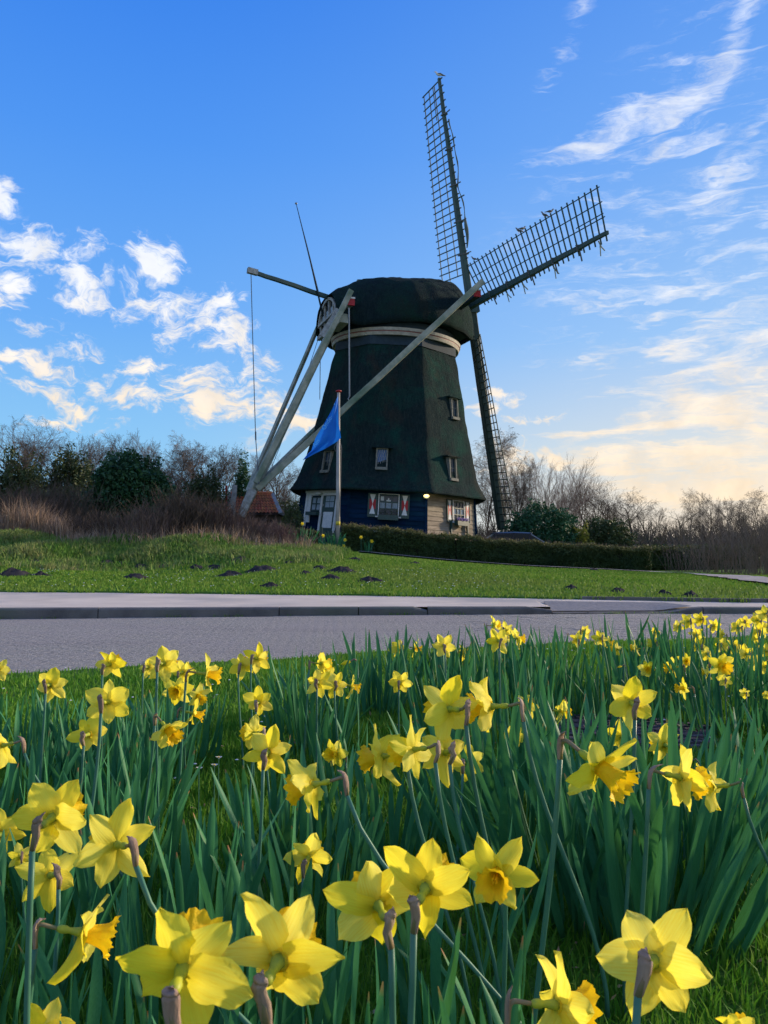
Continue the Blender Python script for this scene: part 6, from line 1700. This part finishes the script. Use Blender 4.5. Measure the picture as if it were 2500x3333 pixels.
FR = [(2072, 2110, 48, -60, 'left-facing, first of the right-hand bed'), (2129, 2094, 54, 0, 'wide, above the front-facing one'), (2132, 2058, 36, 60, 'tiny, on a stem arching left, against the road'), (2102, 2175, 58, 178, 'facing the viewer with open trumpet, lowest left of the right-hand bed'),
      (2208, 2040, 42, 0, 'left end of the top row'), (2240, 2023, 54, 0, 'second of the top row'), (2281, 2015, 52, 0, 'highest of the top row'), (2324, 2037, 50, 40, 'fourth of the top row'), (2267, 2067, 54, 30, 'below the highest of the top row'), (2278, 2102, 54, 0, 'second below the highest of the top row'),
      (2351, 2065, 42, -20, 'small, right below the fourth of the top row'), (2349, 2098, 48, 30, 'beneath the small one of the second row'), (2403, 2042, 54, -10, 'left one of a pair against the road, nearer the edge'), (2424, 2026, 48, 20, 'right one of a pair against the road, nearer the edge'),
      (2466, 2018, 50, 0, 'top corner group, left'), (2490, 1998, 56, 0, 'top corner group, highest, at the picture edge'), (2470, 2053, 54, 10, 'top corner group, middle'), (2495, 2046, 50, 20, 'top corner group, cut by the edge'), (2463, 2076, 44, 0, 'top corner group, lowest'),
      (2190, 2172, 66, -80, 'left-facing with frilled trumpet, in the middle of the right-hand bed'), (2232, 2150, 48, 178, 'small bright trumpet above its left-facing neighbour'), (2224, 2240, 62, -90, 'hanging left, lowest in the right-hand bed'),
      (2345, 2165, 94, 176, 'largest of the right-hand bed, facing the viewer'), (2308, 2188, 54, -60, 'tucked left behind the largest of the bed'), (2388, 2107, 54, 60, 'right above the largest of the bed'), (2430, 2129, 64, 0, 'wide back-turned, right of the largest of the bed'), (2462, 2158, 48, 0, 'small, right of the wide back-turned'),
      (2492, 2118, 50, 0, 'at the picture edge, upper'), (2492, 2170, 50, 10, 'at the picture edge, lower'), (2425, 2256, 34, 0, 'tiny, low between stems'), (2495, 2262, 30, 0, 'tiny, low at the picture edge'), (2360, 2215, 50, 20, 'half hidden under the largest of the bed'), (2300, 2128, 44, 0, 'small, between the second row and the largest')]
for px, py, s_, a_, lab in FR: daff(px, py, s_, a_, 'small daffodil ' + lab, FG)
bud(2170, 2372, 48, -90, 2.6, 'yellow bud on a hooked stem right of the brick patch')
bud(1127, 2157, 38, -100, 3.4, 'greenish yellow bud on a thin bent stem above the central cluster')
bud(2018, 2170, 18, -90, 3.6, 'tiny yellow bud low in the grass gap at right')
bud(2240, 2480, 34, -60, 2.1, 'closed green-tipped bud beside the right-facing large daffodil')
# daffodils by the flagpole and the hedge, small in the distance
FPG = 'daffodils planted round the flagpole foot'
for X, n, h, lab, fl in ((-2.15, 60, .75, 'thick tuft of daffodil leaves round the flagpole foot', [(-.35, .55, .8), (.55, .45, .6), (.5, .20, .5)]), (-.72, 16, .62, 'small tuft of daffodil leaves with two flowers before the hedge', [(-.22, .62, .5), (.22, .50, .5)]), (-3.6, 40, .8, 'dark tuft of daffodil leaves left of the gate', [(.05, .9, .6)])):
    Yt = 32.7 if X > -3 else 34.6
    c_ = clump(X, Yt, n, h, .42 if n > 20 else .16, lab, wide=2.6, fan_=.9, group=None)
    for dx, zz, s_ in fl:
        P = Vector((X + dx, Yt - .35, gzf(X + dx, Yt - .35))); r_ = empty('daffodil', P, 'tiny yellow daffodil %s' % {(-.35): 'left of the flagpole foot', .55: 'higher of two right of the flagpole foot', .5: 'lower of two right of the flagpole foot', (-.22): 'left one above the small tuft before the hedge', .22: 'right one above the small tuft before the hedge', .05: 'alone in the dark leaves left of the gate'}[dx], 'daffodil')
        MB().tube([P, P + Vector((0, 0, zz))], [.008, .008], 4).out('stem', 'stemgreen', r_)
        q = Vector((0, -1, .1)).to_track_quat('Z', 'Y').to_matrix().to_4x4()
        for k in range(6): link('petal', PET[k], r_, Matrix.Translation((0, -.01, zz)) @ q @ Matrix.Rotation(k * 1.047, 4, 'Z') @ Matrix.Scale(1.6, 4))
        link('trumpet', TRU[0], r_, Matrix.Translation((0, -.01, zz)) @ q @ Matrix.Scale(1.6, 4))
# daisies beside the left gap, standing up; fallen petal on the leaves
for (px, py, Yd, lab) in ((712, 2470, 2.35, 'pinkish white daisy head standing in the dark grass gap, upper'), (698, 2495, 2.3, 'white daisy just below the pinkish one in the grass gap'), (648, 2505, 2.3, 'small pink daisy left of the white one in the grass gap')):
    P = at(px, py, Yd); g0 = gzf(P.x, P.y); r_ = empty('daisy', (P.x, P.y, g0), lab, 'daisy', 'daisies in the grass gap')
    MB().tube([(P.x, P.y, g0), (P.x, P.y, P.z)], [.0015] * 2, 4).out('stem', 'stemgreen', r_)
    b = MB()
    for k in range(12):
        a = k * .5236; b.v += [P, P + Vector((math.cos(a) * .010, math.sin(a) * .006, .006)), P + Vector((math.cos(a + .4) * .010, math.sin(a + .4) * .006, .007))]; n = len(b.v); b.f.append((n - 3, n - 2, n - 1))
    b.out('flower_head', 'daisy', r_); MB().ell(P + Vector((0, 0, .005)), (.003, .003, .002), 6, 4).out('flower_centre', 'trumpet', r_)

# dead leaf scraps and old spathes lying between the clumps
X, Y = scatter(900, -1.6, 2.0, .7, 4.2, lambda X, Y: infr(X, Y, .1))
P = np.stack([X, Y, gz(X, Y) + .012 + .03 * rng.random(len(X))], 1)
MAT['litter'] = M('dry_leaf_litter', (.26, .16, .08), (.40, .30, .18), .9, 12)
leafquads('leaf_litter', P, .010, 'litter', rng, kind='stuff', asp=.35)
